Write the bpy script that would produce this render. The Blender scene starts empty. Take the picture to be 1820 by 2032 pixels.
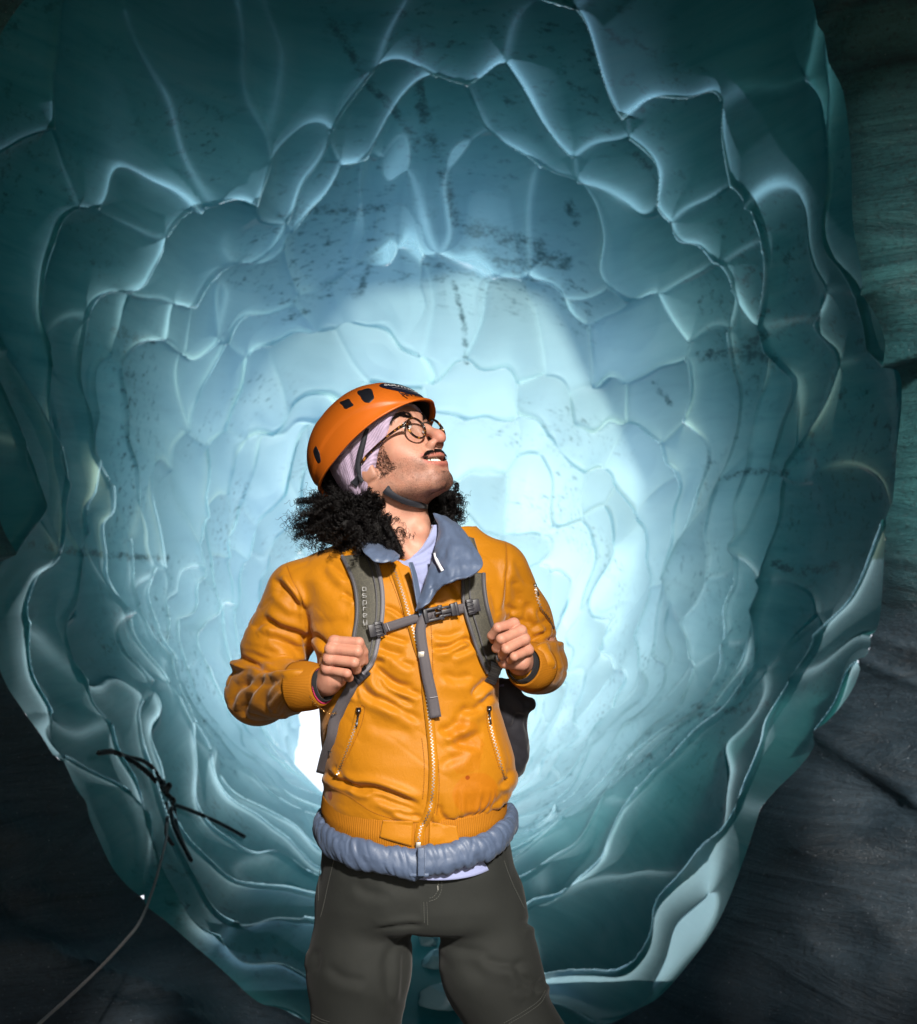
import bpy, math, os
import numpy as np
from mathutils import Vector
rng = np.random.default_rng(7)
sc = bpy.context.scene
COL = sc.collection
R_ = math.radians
D0 = 3.5; TV = 0.2809; ZC = 1.55          # person distance, tan(half vertical view), lens height
KX = D0*TV/1016.0
SUN_EL, SUN_AZ = 32.0, 14.0      # elevation; azimuth to the right of straight behind the lens

def P(px, py, dy=0.0):
    """a point of the person's plane (or dy metres behind it) measured off the photograph"""
    Y = D0+dy
    k = Y*TV/1016.0
    return np.array([(px-910.0)*k, Y, ZC-(py-1016.0)*k])

# ---------------------------------------------------------------- materials
def mat(name, col=(.5, .5, .5), rough=.6, metal=0.0, **kw):
    m = bpy.data.materials.new(name); m.use_nodes = True
    b = m.node_tree.nodes['Principled BSDF']
    b.inputs['Base Color'].default_value = (*col, 1)
    b.inputs['Roughness'].default_value = rough
    b.inputs['Metallic'].default_value = metal
    for k, v in kw.items():
        b.inputs[k.replace('_', ' ')].default_value = v
    return m

class NT:
    """small helper round a node tree"""
    def __init__(s, m):
        s.m = m; s.t = m.node_tree; s.b = s.t.nodes.get('Principled BSDF'); s.out = s.t.nodes.get('Material Output')
    def n(s, typ, **kw):
        nd = s.t.nodes.new(typ)
        for k, v in kw.items():
            if k in nd.inputs.keys() if isinstance(k, str) else False: nd.inputs[k].default_value = v
            else: setattr(nd, k, v)
        return nd
    def l(s, a, b): s.t.links.new(a, b)
    def coord(s, scale=(1, 1, 1), kind='Object'):
        c = s.n('ShaderNodeTexCoord'); mp = s.n('ShaderNodeMapping'); mp.inputs['Scale'].default_value = scale
        s.l(c.outputs[kind], mp.inputs['Vector']); return mp.outputs['Vector']
    def noise(s, vec, scale, detail=4, rough=.55, dist=0.0):
        nd = s.n('ShaderNodeTexNoise'); nd.inputs['Scale'].default_value = scale; nd.inputs['Detail'].default_value = detail
        nd.inputs['Roughness'].default_value = rough; nd.inputs['Distortion'].default_value = dist
        if vec is not None: s.l(vec, nd.inputs['Vector'])
        return nd.outputs['Fac']
    def ramp(s, fac, stops):
        nd = s.n('ShaderNodeValToRGB'); e = nd.color_ramp.elements
        while len(e) < len(stops): e.new(.5)
        for el, (p, c) in zip(e, stops):
            el.position = p; el.color = (*c, 1) if len(c) == 3 else c
        s.l(fac, nd.inputs['Fac']); return nd.outputs['Color']
    def mix(s, fac, a, b, mode='MIX'):
        nd = s.n('ShaderNodeMix'); nd.data_type = 'RGBA'; nd.blend_type = mode
        for i, v in ((0, fac), (6, a), (7, b)):
            if hasattr(v, 'is_linked') or hasattr(v, 'links'): s.l(v, nd.inputs[i])
            else: nd.inputs[i].default_value = v if i == 0 else (*v, 1)
        return nd.outputs[2]
    def math(s, op, a, b=0.0):
        nd = s.n('ShaderNodeMath'); nd.operation = op
        for i, v in ((0, a), (1, b)):
            if hasattr(v, 'links'): s.l(v, nd.inputs[i])
            else: nd.inputs[i].default_value = v
        return nd.outputs[0]
    def bump(s, h, strength=.3, dist=.01, normal=None):
        nd = s.n('ShaderNodeBump'); nd.inputs['Strength'].default_value = strength; nd.inputs['Distance'].default_value = dist
        s.l(h, nd.inputs['Height'])
        if normal is not None: s.l(normal, nd.inputs['Normal'])
        return nd.outputs['Normal']

# ---------------------------------------------------------------- meshes and objects
def mesh_obj(name, verts, faces, m, parent=None, smooth=True):
    me = bpy.data.meshes.new(name)
    verts = np.asarray(verts, dtype=np.float32)
    if isinstance(faces, np.ndarray):
        k = faces.shape[1]; nf = len(faces)
        me.vertices.add(len(verts)); me.vertices.foreach_set('co', verts.ravel())
        me.loops.add(nf*k); me.loops.foreach_set('vertex_index', faces.astype(np.int32).ravel())
        me.polygons.add(nf); me.polygons.foreach_set('loop_start', np.arange(0, nf*k, k, dtype=np.int32))
        me.update(calc_edges=True); me.validate()
    else:
        me.from_pydata(verts.tolist(), [], faces); me.update()
    if smooth: me.polygons.foreach_set('use_smooth', np.ones(len(me.polygons), dtype=bool))
    if m is not None: me.materials.append(m)
    o = bpy.data.objects.new(name, me); COL.objects.link(o)
    if parent is not None: o.parent = parent; o.matrix_parent_inverse = parent.matrix_world.inverted()
    return o

def empty(name, loc, label, cat, group=None):
    o = bpy.data.objects.new(name, None); COL.objects.link(o); o.location = loc; o.empty_display_size = .1
    bpy.context.view_layer.update()
    o['label'] = label; o['category'] = cat
    if group: o['group'] = group
    return o

def grid_faces(nu, nv, closed_u=False, closed_v=False):
    """quads of a (nu, nv) grid of vertices, index = i*nv + j"""
    iu = np.arange(nu if closed_u else nu-1); jv = np.arange(nv if closed_v else nv-1)
    I, J = np.meshgrid(iu, jv, indexing='ij'); I = I.ravel(); J = J.ravel()
    I2 = (I+1) % nu; J2 = (J+1) % nv
    return np.stack([I*nv+J, I2*nv+J, I2*nv+J2, I*nv+J2], 1)

class MB:
    """collects vertices and faces of one part"""
    def __init__(s): s.v = []; s.f = []; s.n = 0
    def add(s, v, f):
        v = np.asarray(v, float).reshape(-1, 3)
        for q in f: s.f.append([int(i)+s.n for i in q])
        s.v.append(v); s.n += len(v); return s
    def tube(s, pts, r, k=8, cap=True, flat=1.0, up=None):
        V, F = tube_vf(pts, r, k, cap, flat, up); return s.add(V, F)
    def box(s, c, h, ax=None):
        c = np.asarray(c, float); ax = np.eye(3) if ax is None else np.asarray(ax, float)
        v = [c + sx*h[0]*ax[0]+sy*h[1]*ax[1]+sz*h[2]*ax[2] for sx in (-1, 1) for sy in (-1, 1) for sz in (-1, 1)]
        return s.add(v, [(0, 1, 3, 2), (4, 6, 7, 5), (0, 4, 5, 1), (2, 3, 7, 6), (0, 2, 6, 4), (1, 5, 7, 3)])
    def build(s, name, m, parent=None, smooth=True, bevel=0.0):
        o = mesh_obj(name, np.concatenate(s.v), s.f, m, parent, smooth)
        if bevel:
            b = o.modifiers.new('bevel', 'BEVEL'); b.width = bevel; b.segments = 2; b.limit_method = 'ANGLE'
        return o

def frames(pts, up=None):
    pts = np.asarray(pts, float)
    t = np.gradient(pts, axis=0); t /= np.linalg.norm(t, axis=1, keepdims=True)+1e-12
    n = np.zeros_like(t)
    if up is not None:
        up = np.asarray(up, float)
        if up.ndim == 1: up = np.repeat(up[None], len(pts), 0)
        n = up - (up*t).sum(1, keepdims=True)*t
        n /= np.linalg.norm(n, axis=1, keepdims=True)+1e-12
    else:
        a = np.array([0, 0, 1.0]) if abs(t[0, 2]) < .9 else np.array([1.0, 0, 0])
        v = a - a.dot(t[0])*t[0]; n[0] = v/np.linalg.norm(v)
        for i in range(1, len(pts)):
            v = n[i-1] - n[i-1].dot(t[i])*t[i]; n[i] = v/(np.linalg.norm(v)+1e-12)
    b = np.cross(t, n)
    return t, n, b

def tube_vf(pts, r, k=8, cap=True, flat=1.0, up=None):
    pts = np.asarray(pts, float); n_ = len(pts)
    t, n, b = frames(pts, up)
    r = np.broadcast_to(np.asarray(r, float), (n_,))
    a = np.arange(k)/k*2*np.pi
    V = pts[:, None, :] + r[:, None, None]*(np.cos(a)[None, :, None]*b[:, None, :] + flat*np.sin(a)[None, :, None]*n[:, None, :])
    F = [list(q) for q in grid_faces(n_, k, False, True)]
    if cap: F.append(list(range(k))[::-1]); F.append([(n_-1)*k+i for i in range(k)])
    return V.reshape(-1, 3), F

def catmull(pts, n):
    """smooth curve of n points through the control points"""
    p = np.asarray(pts, float); m = len(p)
    p = np.vstack([2*p[0]-p[1], p, 2*p[-1]-p[-2]])
    u = np.linspace(0, m-1-1e-9, n); i = u.astype(int); f = (u-i)[:, None]
    a, b, c, d = p[i], p[i+1], p[i+2], p[i+3]
    return .5*((2*b)+(c-a)*f+(2*a-5*b+4*c-d)*f**2+(3*b-a-3*c+d)*f**3)

# value noise on arrays
_perm = rng.random((64, 64, 64)).astype(np.float32)*2-1
def vnoise(x, y, z):
    x, y, z = np.broadcast_arrays(np.float32(x), np.float32(y), np.float32(z))
    xi = np.floor(x).astype(int); yi = np.floor(y).astype(int); zi = np.floor(z).astype(int)
    fx = x-xi; fy = y-yi; fz = z-zi
    fx = fx*fx*fx*(fx*(fx*6-15)+10); fy = fy*fy*fy*(fy*(fy*6-15)+10); fz = fz*fz*fz*(fz*(fz*6-15)+10)
    g = lambda a, b, c: _perm[(xi+a) & 63, (yi+b) & 63, (zi+c) & 63]
    c00 = g(0, 0, 0)*(1-fx)+g(1, 0, 0)*fx; c10 = g(0, 1, 0)*(1-fx)+g(1, 1, 0)*fx
    c01 = g(0, 0, 1)*(1-fx)+g(1, 0, 1)*fx; c11 = g(0, 1, 1)*(1-fx)+g(1, 1, 1)*fx
    return (c00*(1-fy)+c10*fy)*(1-fz)+(c01*(1-fy)+c11*fy)*fz
def fbm(x, y, z, o=3):
    s = 0; a = 1.0
    for i in range(o): s = s+a*vnoise(x*2**i+i*7.3, y*2**i+i*3.1, z*2**i+i*5.7); a *= .5
    return s

def smoothstep(a, b, x):
    t = np.clip((x-a)/(b-a), 0, 1); return t*t*(3-2*t)
# ================================================================ the ice cave
Y0, Y1 = 7.0, 26.0
LR = math.log(900/240.)
def ring(s):
    """centre and radius (photograph units) and distance of the tunnel's cross-section at s"""
    q = np.clip(s, 0, 2)**1.25
    cx = 885-95*q; cy = 960+470*q
    r = 900*np.exp(-LR*s)
    Y = Y0*(Y1/Y0)**s
    return cx, cy, r, Y
_d = np.arange(0, 360, 1.0)
_m = np.interp(_d, [0, 4, 21, 33, 41, 50, 62, 90, 118, 135, 150, 170, 185, 202, 224, 233, 252, 270, 291, 307, 311, 321, 333, 345, 360],
                        [.975, .975, 1.09, 1.08, 1.19, 1.30, 1.40, 1.46, 1.48, 1.42, 1.28, 1.05, 1.0, 1.06, 1.08, 1.17, 1.25, 1.30, 1.26, 1.10, 1.02, .975, 1.02, 1.0, .975])
_k = np.exp(-(np.arange(-18, 19)/6.0)**2); _k /= _k.sum()
_m = np.convolve(np.r_[_m[-18:], _m, _m[:18]], _k, 'valid')
def mouth_shape(th):
    return np.interp(np.degrees(th) % 360, np.r_[_d, 360.0], np.r_[_m, _m[0]])
def ring_xyz(th, s, dr=0.0):
    """dr: metres inward"""
    cx, cy, r, Y = ring(s)
    k = Y*TV/1016.0
    sh = 1+(mouth_shape(th)-1)*np.exp(-3.0*np.clip(s, 0, 9))
    rw = r*k*sh - dr
    x = (cx-910)*k + rw*np.cos(th); z = ZC-(cy-1016)*k + rw*np.sin(th)
    return x, z, Y
def locate(px, py):
    lo, hi = -.3, 1.4
    for _ in range(40):
        m = (lo+hi)/2; cx, cy, r, _y = ring(m); th = math.atan2(cy-py, px-cx)
        sh = 1+(float(mouth_shape(th))-1)*math.exp(-3.0*max(m, 0))
        if math.hypot(px-cx, py-cy) < r*sh: lo = m
        else: hi = m
    return th, lo

CUPS = [(200,190),(205,340),(150,540),(310,480),(590,70),(560,245),(745,290),(990,310),(1130,205),(1225,330),(930,140),
 (1340,300),(1560,320),(1660,120),(440,400),(480,450),(640,360),(650,430),(760,440),(860,380),(930,420),(1110,460),(1270,470),
 (1400,480),(1180,560),(1330,640),(1450,640),(1560,560),(1600,700),(1660,640),(740,500),(860,510),(640,520),(1000,600),(480,520),(420,560),
 (380,600),(1110,620),(1230,640),(1460,780),(1590,850),(1690,850),(1390,860),(1280,820),(130,720),(200,760),(260,700),(120,900),(170,1000),
 (90,1120),(230,880),(300,820),(170,1180),(250,1050),(330,640),(1660,1080),(1560,1000),(1470,1000),(1600,1250),(1500,1180),(1700,1250),
 (1420,1080),(1350,1000),(1550,1400),(1440,1350),(1620,1450),(120,1380),(180,1500),(250,1700),(300,1600),(330,1800),(1400,1560),(1330,1480),
 (1430,1750),(1360,1830),(1250,1700),(420,1850),(1600,130),(330,130),(700,60),(1450,80),(30,1250),(400,1640),(1240,1550)]
seeds = [locate(*p) for p in CUPS]
WR = lambda th: 2.0-.55*np.sin(th)                      # cups on the sides are seen, and cut, narrower along the tunnel
WT = lambda th: .60+.12*np.sin(th)
cell = .27
tries = 0
while tries < 12000 and len(seeds) < 760:
    tries += 1
    th = rng.uniform(-np.pi, np.pi); s = rng.uniform(-.25, 1.35)
    S_ = np.array(seeds)
    dth = np.abs((S_[:, 0]-th+np.pi) % (2*np.pi)-np.pi); dv = (S_[:, 1]-s)*LR*1.15*WR(th)
    if np.min((WT(th)*dth)**2+dv**2) > (cell*(1.1 if s < .2 else .78)*rng.uniform(.6, 1.5))**2: seeds.append((th, s))
SEED = np.array(seeds)
SEED_K = rng.uniform(.65, 1.5, len(SEED)); SEED_O = rng.uniform(-.006, .006, len(SEED)); SEED_T = rng.uniform(-.55, .55, len(SEED)); SEED_C = rng.uniform(0, 1, len(SEED))
def scallop(TH, S):
    """overlapping cups: height, thinness of the lip"""
    wx = .10*fbm(np.cos(TH)*2.2, np.sin(TH)*2.2, S*4, 3); wy = .10*fbm(np.cos(TH)*2.2+9, np.sin(TH)*2.2+4, S*4+3, 3)
    th = TH+wx; v = S*LR*1.15+wy; wr = WR(TH); wt = WT(TH)
    out = np.zeros_like(TH); thin = np.zeros_like(TH); tone = np.zeros_like(TH); rows = np.arange(TH.shape[0])
    for j in range(TH.shape[1]):                       # ring by ring
        idx = np.where(np.abs(SEED[:, 1]-s1[j])*LR*1.15 < .80)[0]
        if len(idx) == 0: continue
        dth = wt[:, j:j+1]*((th[:, j:j+1]-SEED[idx, 0][None]+np.pi) % (2*np.pi)-np.pi)
        dv = (v[:, j:j+1]-SEED[idx, 1][None]*LR*1.15)*wr[:, j:j+1]
        dv = dv+SEED_T[idx][None]*dth                   # each cup leans its own way round the tunnel
        d2 = np.maximum((dth**2+dv**2)/SEED_K[idx][None]+SEED_O[idx][None], 0)
        o = np.argpartition(d2, 1, axis=1)[:, :2]
        a, b = o[:, 0], o[:, 1]; sw = d2[rows, a] > d2[rows, b]; a, b = np.where(sw, b, a), np.where(sw, a, b)
        f1, f2 = d2[rows, a], d2[rows, b]
        saw1, saw2 = dv[rows, a], dv[rows, b]
        w2 = 1/(1+np.exp(np.clip((f2-f1)/.0034, 0, 40)))
        g = np.sqrt(f2)-np.sqrt(f1)
        # lips run round the tunnel; the ribs that run along it are low
        ex, ey = SEED[idx[b], 0]-SEED[idx[a], 0], (SEED[idx[b], 1]-SEED[idx[a], 1])*LR*1.15
        ex = ((ex+np.pi) % (2*np.pi)-np.pi)*wt[:, j]; ey = ey*wr[:, j]
        lip = .14+.86*np.clip((ey**2/(ex**2+ey**2+1e-9)-.15)/.5, 0, 1)
        out[:, j] = f1/.03+3.2*((1-w2)*saw1+w2*saw2)+lip*.42*np.exp(-(g/.014)**2)
        kw = wr[:, j]/1.40
        tone[:, j] = .55*((1-w2)*np.clip(.5+saw1/.30, 0, 1)+w2*np.clip(.5+saw2/.30, 0, 1))+.45*((1-w2)*SEED_C[idx[a]]+w2*SEED_C[idx[b]])
        thin[:, j] = lip*(.30*np.exp(-g/(.032*kw))+.80*np.exp(-(g/(.0085*kw))**2))*smoothstep(-.09, .03, saw1)
    return np.clip(out, -1.2, 3), thin, tone

NTH, NS = 1300, 1250
th1 = np.linspace(-np.pi, np.pi, NTH, endpoint=False); s1 = np.linspace(0, 1.13, NS)
TH, S = np.meshgrid(th1, s1, indexing='ij')
S = S+.10*smoothstep(.86, 1.13, S)*fbm(np.cos(TH)*3.5, np.sin(TH)*3.5, 0*TH+8.5, 3)
H, THIN, TONE = scallop(TH, S)
THIN = THIN*smoothstep(-.8, .45, fbm(np.cos(TH)*3.1+2, np.sin(TH)*3.1, S*7, 2))
fade = 1-.35*smoothstep(.6, 1.2, S)
DR = (.062+.008*np.sin(TH))*H*fade + .05*fbm(np.cos(TH)*2, np.sin(TH)*2, S*4, 3)
X, Z, Yv = ring_xyz(TH, S, DR)
Yv = np.broadcast_to(Yv, X.shape)
tunnel_v = np.stack([X, Yv, Z], -1)

def ice_material():
    m = mat('blue_ice', (.30, .60, .66), .22); n = NT(m)
    t = n.t; t.nodes.remove(n.b)
    # strata lie level in the ice, dirt bands and specks follow them
    vec = n.coord((.35, .35, 5.0)); strata = n.noise(vec, 2.2, 6, .65, .6)
    vec2 = n.coord((1, 1, 2.2)); grit = n.noise(vec2, 9, 8, .75)
    vec3 = n.coord((.5, .5, 1.2)); band = n.noise(vec3, 1.1, 3, .5, .4)
    base = n.ramp(strata, [(.28, (.10, .52, .54)), (.5, (.19, .70, .70)), (.72, (.29, .78, .77))])
    dirt = n.math('MULTIPLY', n.math('MULTIPLY', n.ramp(grit, [(.54, (0, 0, 0)), (.64, (1, 1, 1))]), n.ramp(band, [(.48, (0, 0, 0)), (.62, (1, 1, 1))])), .85)
    sv_ = n.n('ShaderNodeAttribute'); sv_.attribute_name = 'sediment'
    sg_ = n.noise(n.coord((1, .5, 1.8)), 13, 8, .82)
    dirt = n.math('MAXIMUM', dirt, n.ramp(n.math('MULTIPLY', n.math('POWER', sv_.outputs['Fac'], .7), n.math('ADD', sg_, .04)), [(.47, (0, 0, 0)), (.60, (.85, .85, .85))]))
    col = n.mix(dirt, base, (.03, .05, .055))
    dif = n.n('ShaderNodeBsdfDiffuse'); tr = n.n('ShaderNodeBsdfTranslucent'); gl = n.n('ShaderNodeBsdfGlossy')
    n.l(n.mix(.84, col, (.006, .080, .092)), dif.inputs['Color'])                       # clear ice gives little light back ..
    n.l(n.mix(.06, col, (.86, .98, 1.0)), tr.inputs['Color']); DIRT_F = dirt                          # .. and lets much of it through
    gl.inputs['Roughness'].default_value = .045; gl.inputs['Color'].default_value = (1, 1, 1, 1)
    m1 = n.n('ShaderNodeMixShader'); cl_ = n.n('ShaderNodeAttribute'); cl_.attribute_name = 'clarity'; n.l(n.math('ADD', n.math('MULTIPLY', cl_.outputs['Fac'], .23), .05), m1.inputs[0]); n.l(dif.outputs[0], m1.inputs[1]); n.l(tr.outputs[0], m1.inputs[2])
    # the crests are worn thin and clear
    av = n.n('ShaderNodeAttribute'); av.attribute_name = 'thin'
    fr = n.n('ShaderNodeFresnel'); fr.inputs['IOR'].default_value = 1.42
    m2 = n.n('ShaderNodeMixShader'); n.l(n.math('ADD', n.math('MULTIPLY', fr.outputs[0], n.math('ADD', n.math('MULTIPLY', n.math('POWER', av.outputs['Fac'], 2.0), .75), .07)), n.math('MULTIPLY', n.math('POWER', av.outputs['Fac'], 3.0), .55)), m2.inputs[0]); n.l(gl.outputs[0], m2.inputs[2])
    tp = n.n('ShaderNodeBsdfTransparent'); tp.inputs['Color'].default_value = (.70, .99, .97, 1)
    m0 = n.n('ShaderNodeMixShader'); n.l(n.math('MULTIPLY', av.outputs['Fac'], .85), m0.inputs[0]); n.l(m1.outputs[0], m0.inputs[1])
    tr2 = n.n('ShaderNodeBsdfTranslucent'); tr2.inputs['Color'].default_value = (.68, .99, .97, 1)
    rv = n.n('ShaderNodeAttribute'); rv.attribute_name = 'roof'; tr3 = n.n('ShaderNodeBsdfTranslucent'); tr3.inputs['Color'].default_value = (.66, .94, .96, 1)
    m5 = n.n('ShaderNodeMixShader'); n.l(n.math('MULTIPLY', rv.outputs['Fac'], n.math('SUBTRACT', 1.0, dirt)), m5.inputs[0]); n.l(m1.outputs[0], m5.inputs[1]); n.l(tr3.outputs[0], m5.inputs[2]); n.l(m5.outputs[0], m0.inputs[1])
    m9 = n.n('ShaderNodeMixShader'); m9.inputs[0].default_value = .62; n.l(tr2.outputs[0], m9.inputs[1]); n.l(tp.outputs[0], m9.inputs[2])
    n.l(m9.outputs[0], m0.inputs[2]); m1 = m0
    b = n.bump(n.noise(n.coord(), 14, 2, .5), .06, .02)
    b2 = n.bump(strata, .10, .05, b)
    for nd in (dif, gl, fr): n.l(b2, nd.inputs['Normal'])
    n.l(m1.outputs[0], m2.inputs[1]); n.l(m2.outputs[0], n.out.inputs['Surface'])
    return m
ICE = ice_material()

def dirty_ice_material():
    m = mat('dirty_ice', (.05, .06, .08), .5); n = NT(m)
    strata = n.noise(n.coord((.5, .5, 4.0)), 1.6, 8, .7, .8)
    grit = n.noise(n.coord((1, 1, 1.5)), 45, 6, .8); sp = n.noise(n.coord(), 170, 2, .5)
    c = n.ramp(strata, [(.3, (.006, .010, .014)), (.45, (.021, .036, .050)), (.62, (.040, .064, .086)), (.8, (.028, .045, .060))])
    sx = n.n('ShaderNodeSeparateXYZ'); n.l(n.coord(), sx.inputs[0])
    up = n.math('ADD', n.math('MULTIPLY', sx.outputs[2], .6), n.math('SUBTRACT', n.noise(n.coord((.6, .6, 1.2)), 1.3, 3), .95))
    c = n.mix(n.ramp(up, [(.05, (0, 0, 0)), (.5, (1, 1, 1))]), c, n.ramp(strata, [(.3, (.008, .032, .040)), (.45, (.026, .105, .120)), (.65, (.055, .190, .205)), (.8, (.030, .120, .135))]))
    c = n.mix(n.ramp(grit, [(.5, (0, 0, 0)), (.68, (.75, .75, .75))]), c, (.010, .011, .013))
    c = n.mix(n.ramp(sp, [(.72, (0, 0, 0)), (.76, (1, 1, 1))]), c, (.45, .48, .55))
    n.l(c, n.b.inputs['Base Color']); n.b.inputs['Roughness'].default_value = .42
    n.l(n.bump(grit, .5, .02, n.bump(strata, .5, .08)), n.b.inputs['Normal'])
    return m
DIRTY = dirty_ice_material()
SNOW = mat('snow', (.82, .84, .86), .8)
ROCKY = mat('glacier_rock', (.05, .06, .065), .9); SLEEVE_TEAL = mat('light_sleeve_teal', (.40, .91, .86), .9)  # the teal lines the added sleeve and tints light behind the tunnel ice

STREAKS = [([(640, 20), (690, 90), (720, 150), (790, 230), (830, 290)], 9), ([(832, 80), (828, 160), (850, 260), (880, 330), (890, 390), (905, 440)], 10), ([(560, 432), (620, 415), (700, 420), (760, 410)], 9),
 ([(930, 450), (1000, 470), (1080, 500), (1120, 520)], 16), ([(950, 500), (1010, 520), (1100, 515)], 14), ([(1128, 395), (1142, 440)], 9), ([(1265, 310), (1285, 330)], 9), ([(1390, 705), (1450, 700), (1530, 712)], 12), ([(1480, 690), (1560, 640), (1620, 625)], 12),
 ([(715, 580), (735, 530), (760, 505)], 7), ([(560, 640), (610, 615)], 6), ([(900, 560), (920, 640), (925, 720)], 5), ([(1540, 1120), (1600, 1135), (1660, 1120)], 9), ([(230, 655), (300, 680)], 9), ([(1300, 760), (1330, 800)], 6), ([(1430, 950), (1500, 935), (1560, 940)], 6),
 ([(60, 1080), (200, 1100), (330, 1110)], 7), ([(1380, 1400), (1470, 1410), (1530, 1395)], 7)]
tpx = 910+tunnel_v[..., 0]/(tunnel_v[..., 1]*TV/1016); tpy = 1016-(tunnel_v[..., 2]-ZC)/(tunnel_v[..., 1]*TV/1016)
DIRTV = np.zeros_like(tpx)
for ln, w_ in STREAKS:
    ln = catmull(ln, 14) if len(ln) > 2 else np.array(ln, float)
    m_ = (tpx > ln[:, 0].min()-4*w_) & (tpx < ln[:, 0].max()+4*w_) & (tpy > ln[:, 1].min()-4*w_) & (tpy < ln[:, 1].max()+4*w_)
    if not m_.any(): continue
    best = np.full(m_.sum(), 1e9); X_, Y_ = tpx[m_], tpy[m_]
    for a_, b_ in zip(ln[:-1], ln[1:]):
        e_ = b_-a_; t_ = np.clip(((X_-a_[0])*e_[0]+(Y_-a_[1])*e_[1])/(e_@e_+1e-9), 0, 1); best = np.minimum(best, np.hypot(X_-a_[0]-t_*e_[0], Y_-a_[1]-t_*e_[1]))
    DIRTV[m_] = np.maximum(DIRTV[m_], np.exp(-(best/(2.6*w_))**2))
tun = mesh_obj('ice_tunnel', tunnel_v.reshape(-1, 3), grid_faces(NTH, NS, True, False), ICE); tun['kind'] = 'structure'
THIN = np.clip(THIN, 0, 1)*.95
at = tun.data.attributes.new('sediment', 'FLOAT', 'POINT'); at.data.foreach_set('value', DIRTV.astype(np.float32).ravel())
at = tun.data.attributes.new('clarity', 'FLOAT', 'POINT'); at.data.foreach_set('value', TONE.astype(np.float32).ravel())           # each cup thins towards its lip
at = tun.data.attributes.new('roof', 'FLOAT', 'POINT'); at.data.foreach_set('value', (.80*smoothstep(.12, .72, S)*(.50+.75*TONE)).astype(np.float32).ravel())   # the roof thins towards the far end
at = tun.data.attributes.new('thin', 'FLOAT', 'POINT'); at.data.foreach_set('value', THIN.astype(np.float32).ravel())

# the dark front of the ice round the mouth, running forward into the entrance chamber
NT2, NW = 720, 170
thw = np.linspace(-np.pi, np.pi, NT2, endpoint=False); tw = np.linspace(0, 1, NW)
THW, TW = np.meshgrid(thw, tw, indexing='ij')
x0, z0, y0_ = ring_xyz(THW[:, :1], np.zeros((NT2, 1)), 0)
i0 = np.round((thw+np.pi)/(2*np.pi)*NTH).astype(int) % NTH
edge = tunnel_v[i0, 0]                                   # meets the tunnel's displaced lip
g = TW**1.0
rad = 1+1.25*smoothstep(-.02, .42, g)-1.25*smoothstep(-.02, .42, 0) + .2*g
cxw, czw = (885-910)*Y0*TV/1016, ZC-(960-1016)*Y0*TV/1016
Xw = cxw+(edge[:, 0:1]-cxw)*rad; Zw = czw+(edge[:, 2:3]-czw)*rad
Yw = Y0+.0 - 6.3*g**1.15
nz = fbm(Xw*1.1, Yw*1.1, Zw*1.6, 4)+.35*(1-2*np.abs(fbm(Xw*.8, Yw*.8, Zw*4.5, 3))); nz2 = fbm(Xw*.5+5, Yw*.5, Zw*.5, 2)
ramp_in = smoothstep(0, .12, g)
L = np.hypot(Xw-cxw, Zw-czw); k_ = 1-(.085*nz+.3*nz2)*ramp_in/L*1.2
Xw = cxw+(Xw-cxw)*k_; Zw = czw+(Zw-czw)*k_
wall = mesh_obj('cave_wall', np.stack([Xw, Yw, Zw], -1).reshape(-1, 3), grid_faces(NT2, NW, True, False), DIRTY); wall['kind'] = 'structure'

# unseen sleeve added round the near tunnel to block and tint outside light
NTg, NG = 96, 24
thg = np.linspace(-np.pi, np.pi, NTg, endpoint=False); sg = np.linspace(-.02, .27, NG)
THG, SG = np.meshgrid(thg, sg, indexing='ij')
SG = SG*(1+.30*fbm(np.cos(THG)*2.6, np.sin(THG)*2.6, 0*THG+2.5, 3))
gx, gz, gy = ring_xyz(THG, SG, -(.75+.35*SG/.25))
gl_o = mesh_obj('tunnel_light_sleeve', np.stack([gx, np.broadcast_to(gy, gx.shape), gz], -1).reshape(-1, 3), grid_faces(NTg, NG, True, False), SLEEVE_TEAL); gl_o['kind'] = 'structure'

# floors
gn = 160
xs = np.linspace(-6, 6, gn); ys = np.linspace(-10, 8.2, gn)
GX, GY = np.meshgrid(xs, ys, indexing='ij')
GZ = -.55*smoothstep(4.2, 7.5, GY) + .05*fbm(GX*1.3, GY*1.3, 0*GX, 4) - .035
fl = mesh_obj('cave_floor', np.stack([GX, GY, GZ], -1).reshape(-1, 3), grid_faces(gn, gn), DIRTY); fl['kind'] = 'structure'
gn2 = 60
xs = np.linspace(-140, 140, gn2); ys = np.linspace(-60, 300, gn2); GX, GY = np.meshgrid(xs, ys, indexing='ij')
GZ = -6+.5*fbm(GX*.05, GY*.05, 0*GX, 3)
snow = mesh_obj('snow_ground', np.stack([GX, GY, GZ], -1).reshape(-1, 3), grid_faces(gn2, gn2), SNOW); snow['kind'] = 'structure'
# unseen roof and sides of the entrance chamber, set to limit the daylight
def slab(name, pts):
    o = mesh_obj(name, pts, [(0, 1, 2, 3)], ROCKY, smooth=False)
    b = o.modifiers.new('thickness', 'SOLIDIFY'); b.thickness = .6; b.offset = 1
    o['kind'] = 'structure'; return o
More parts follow.
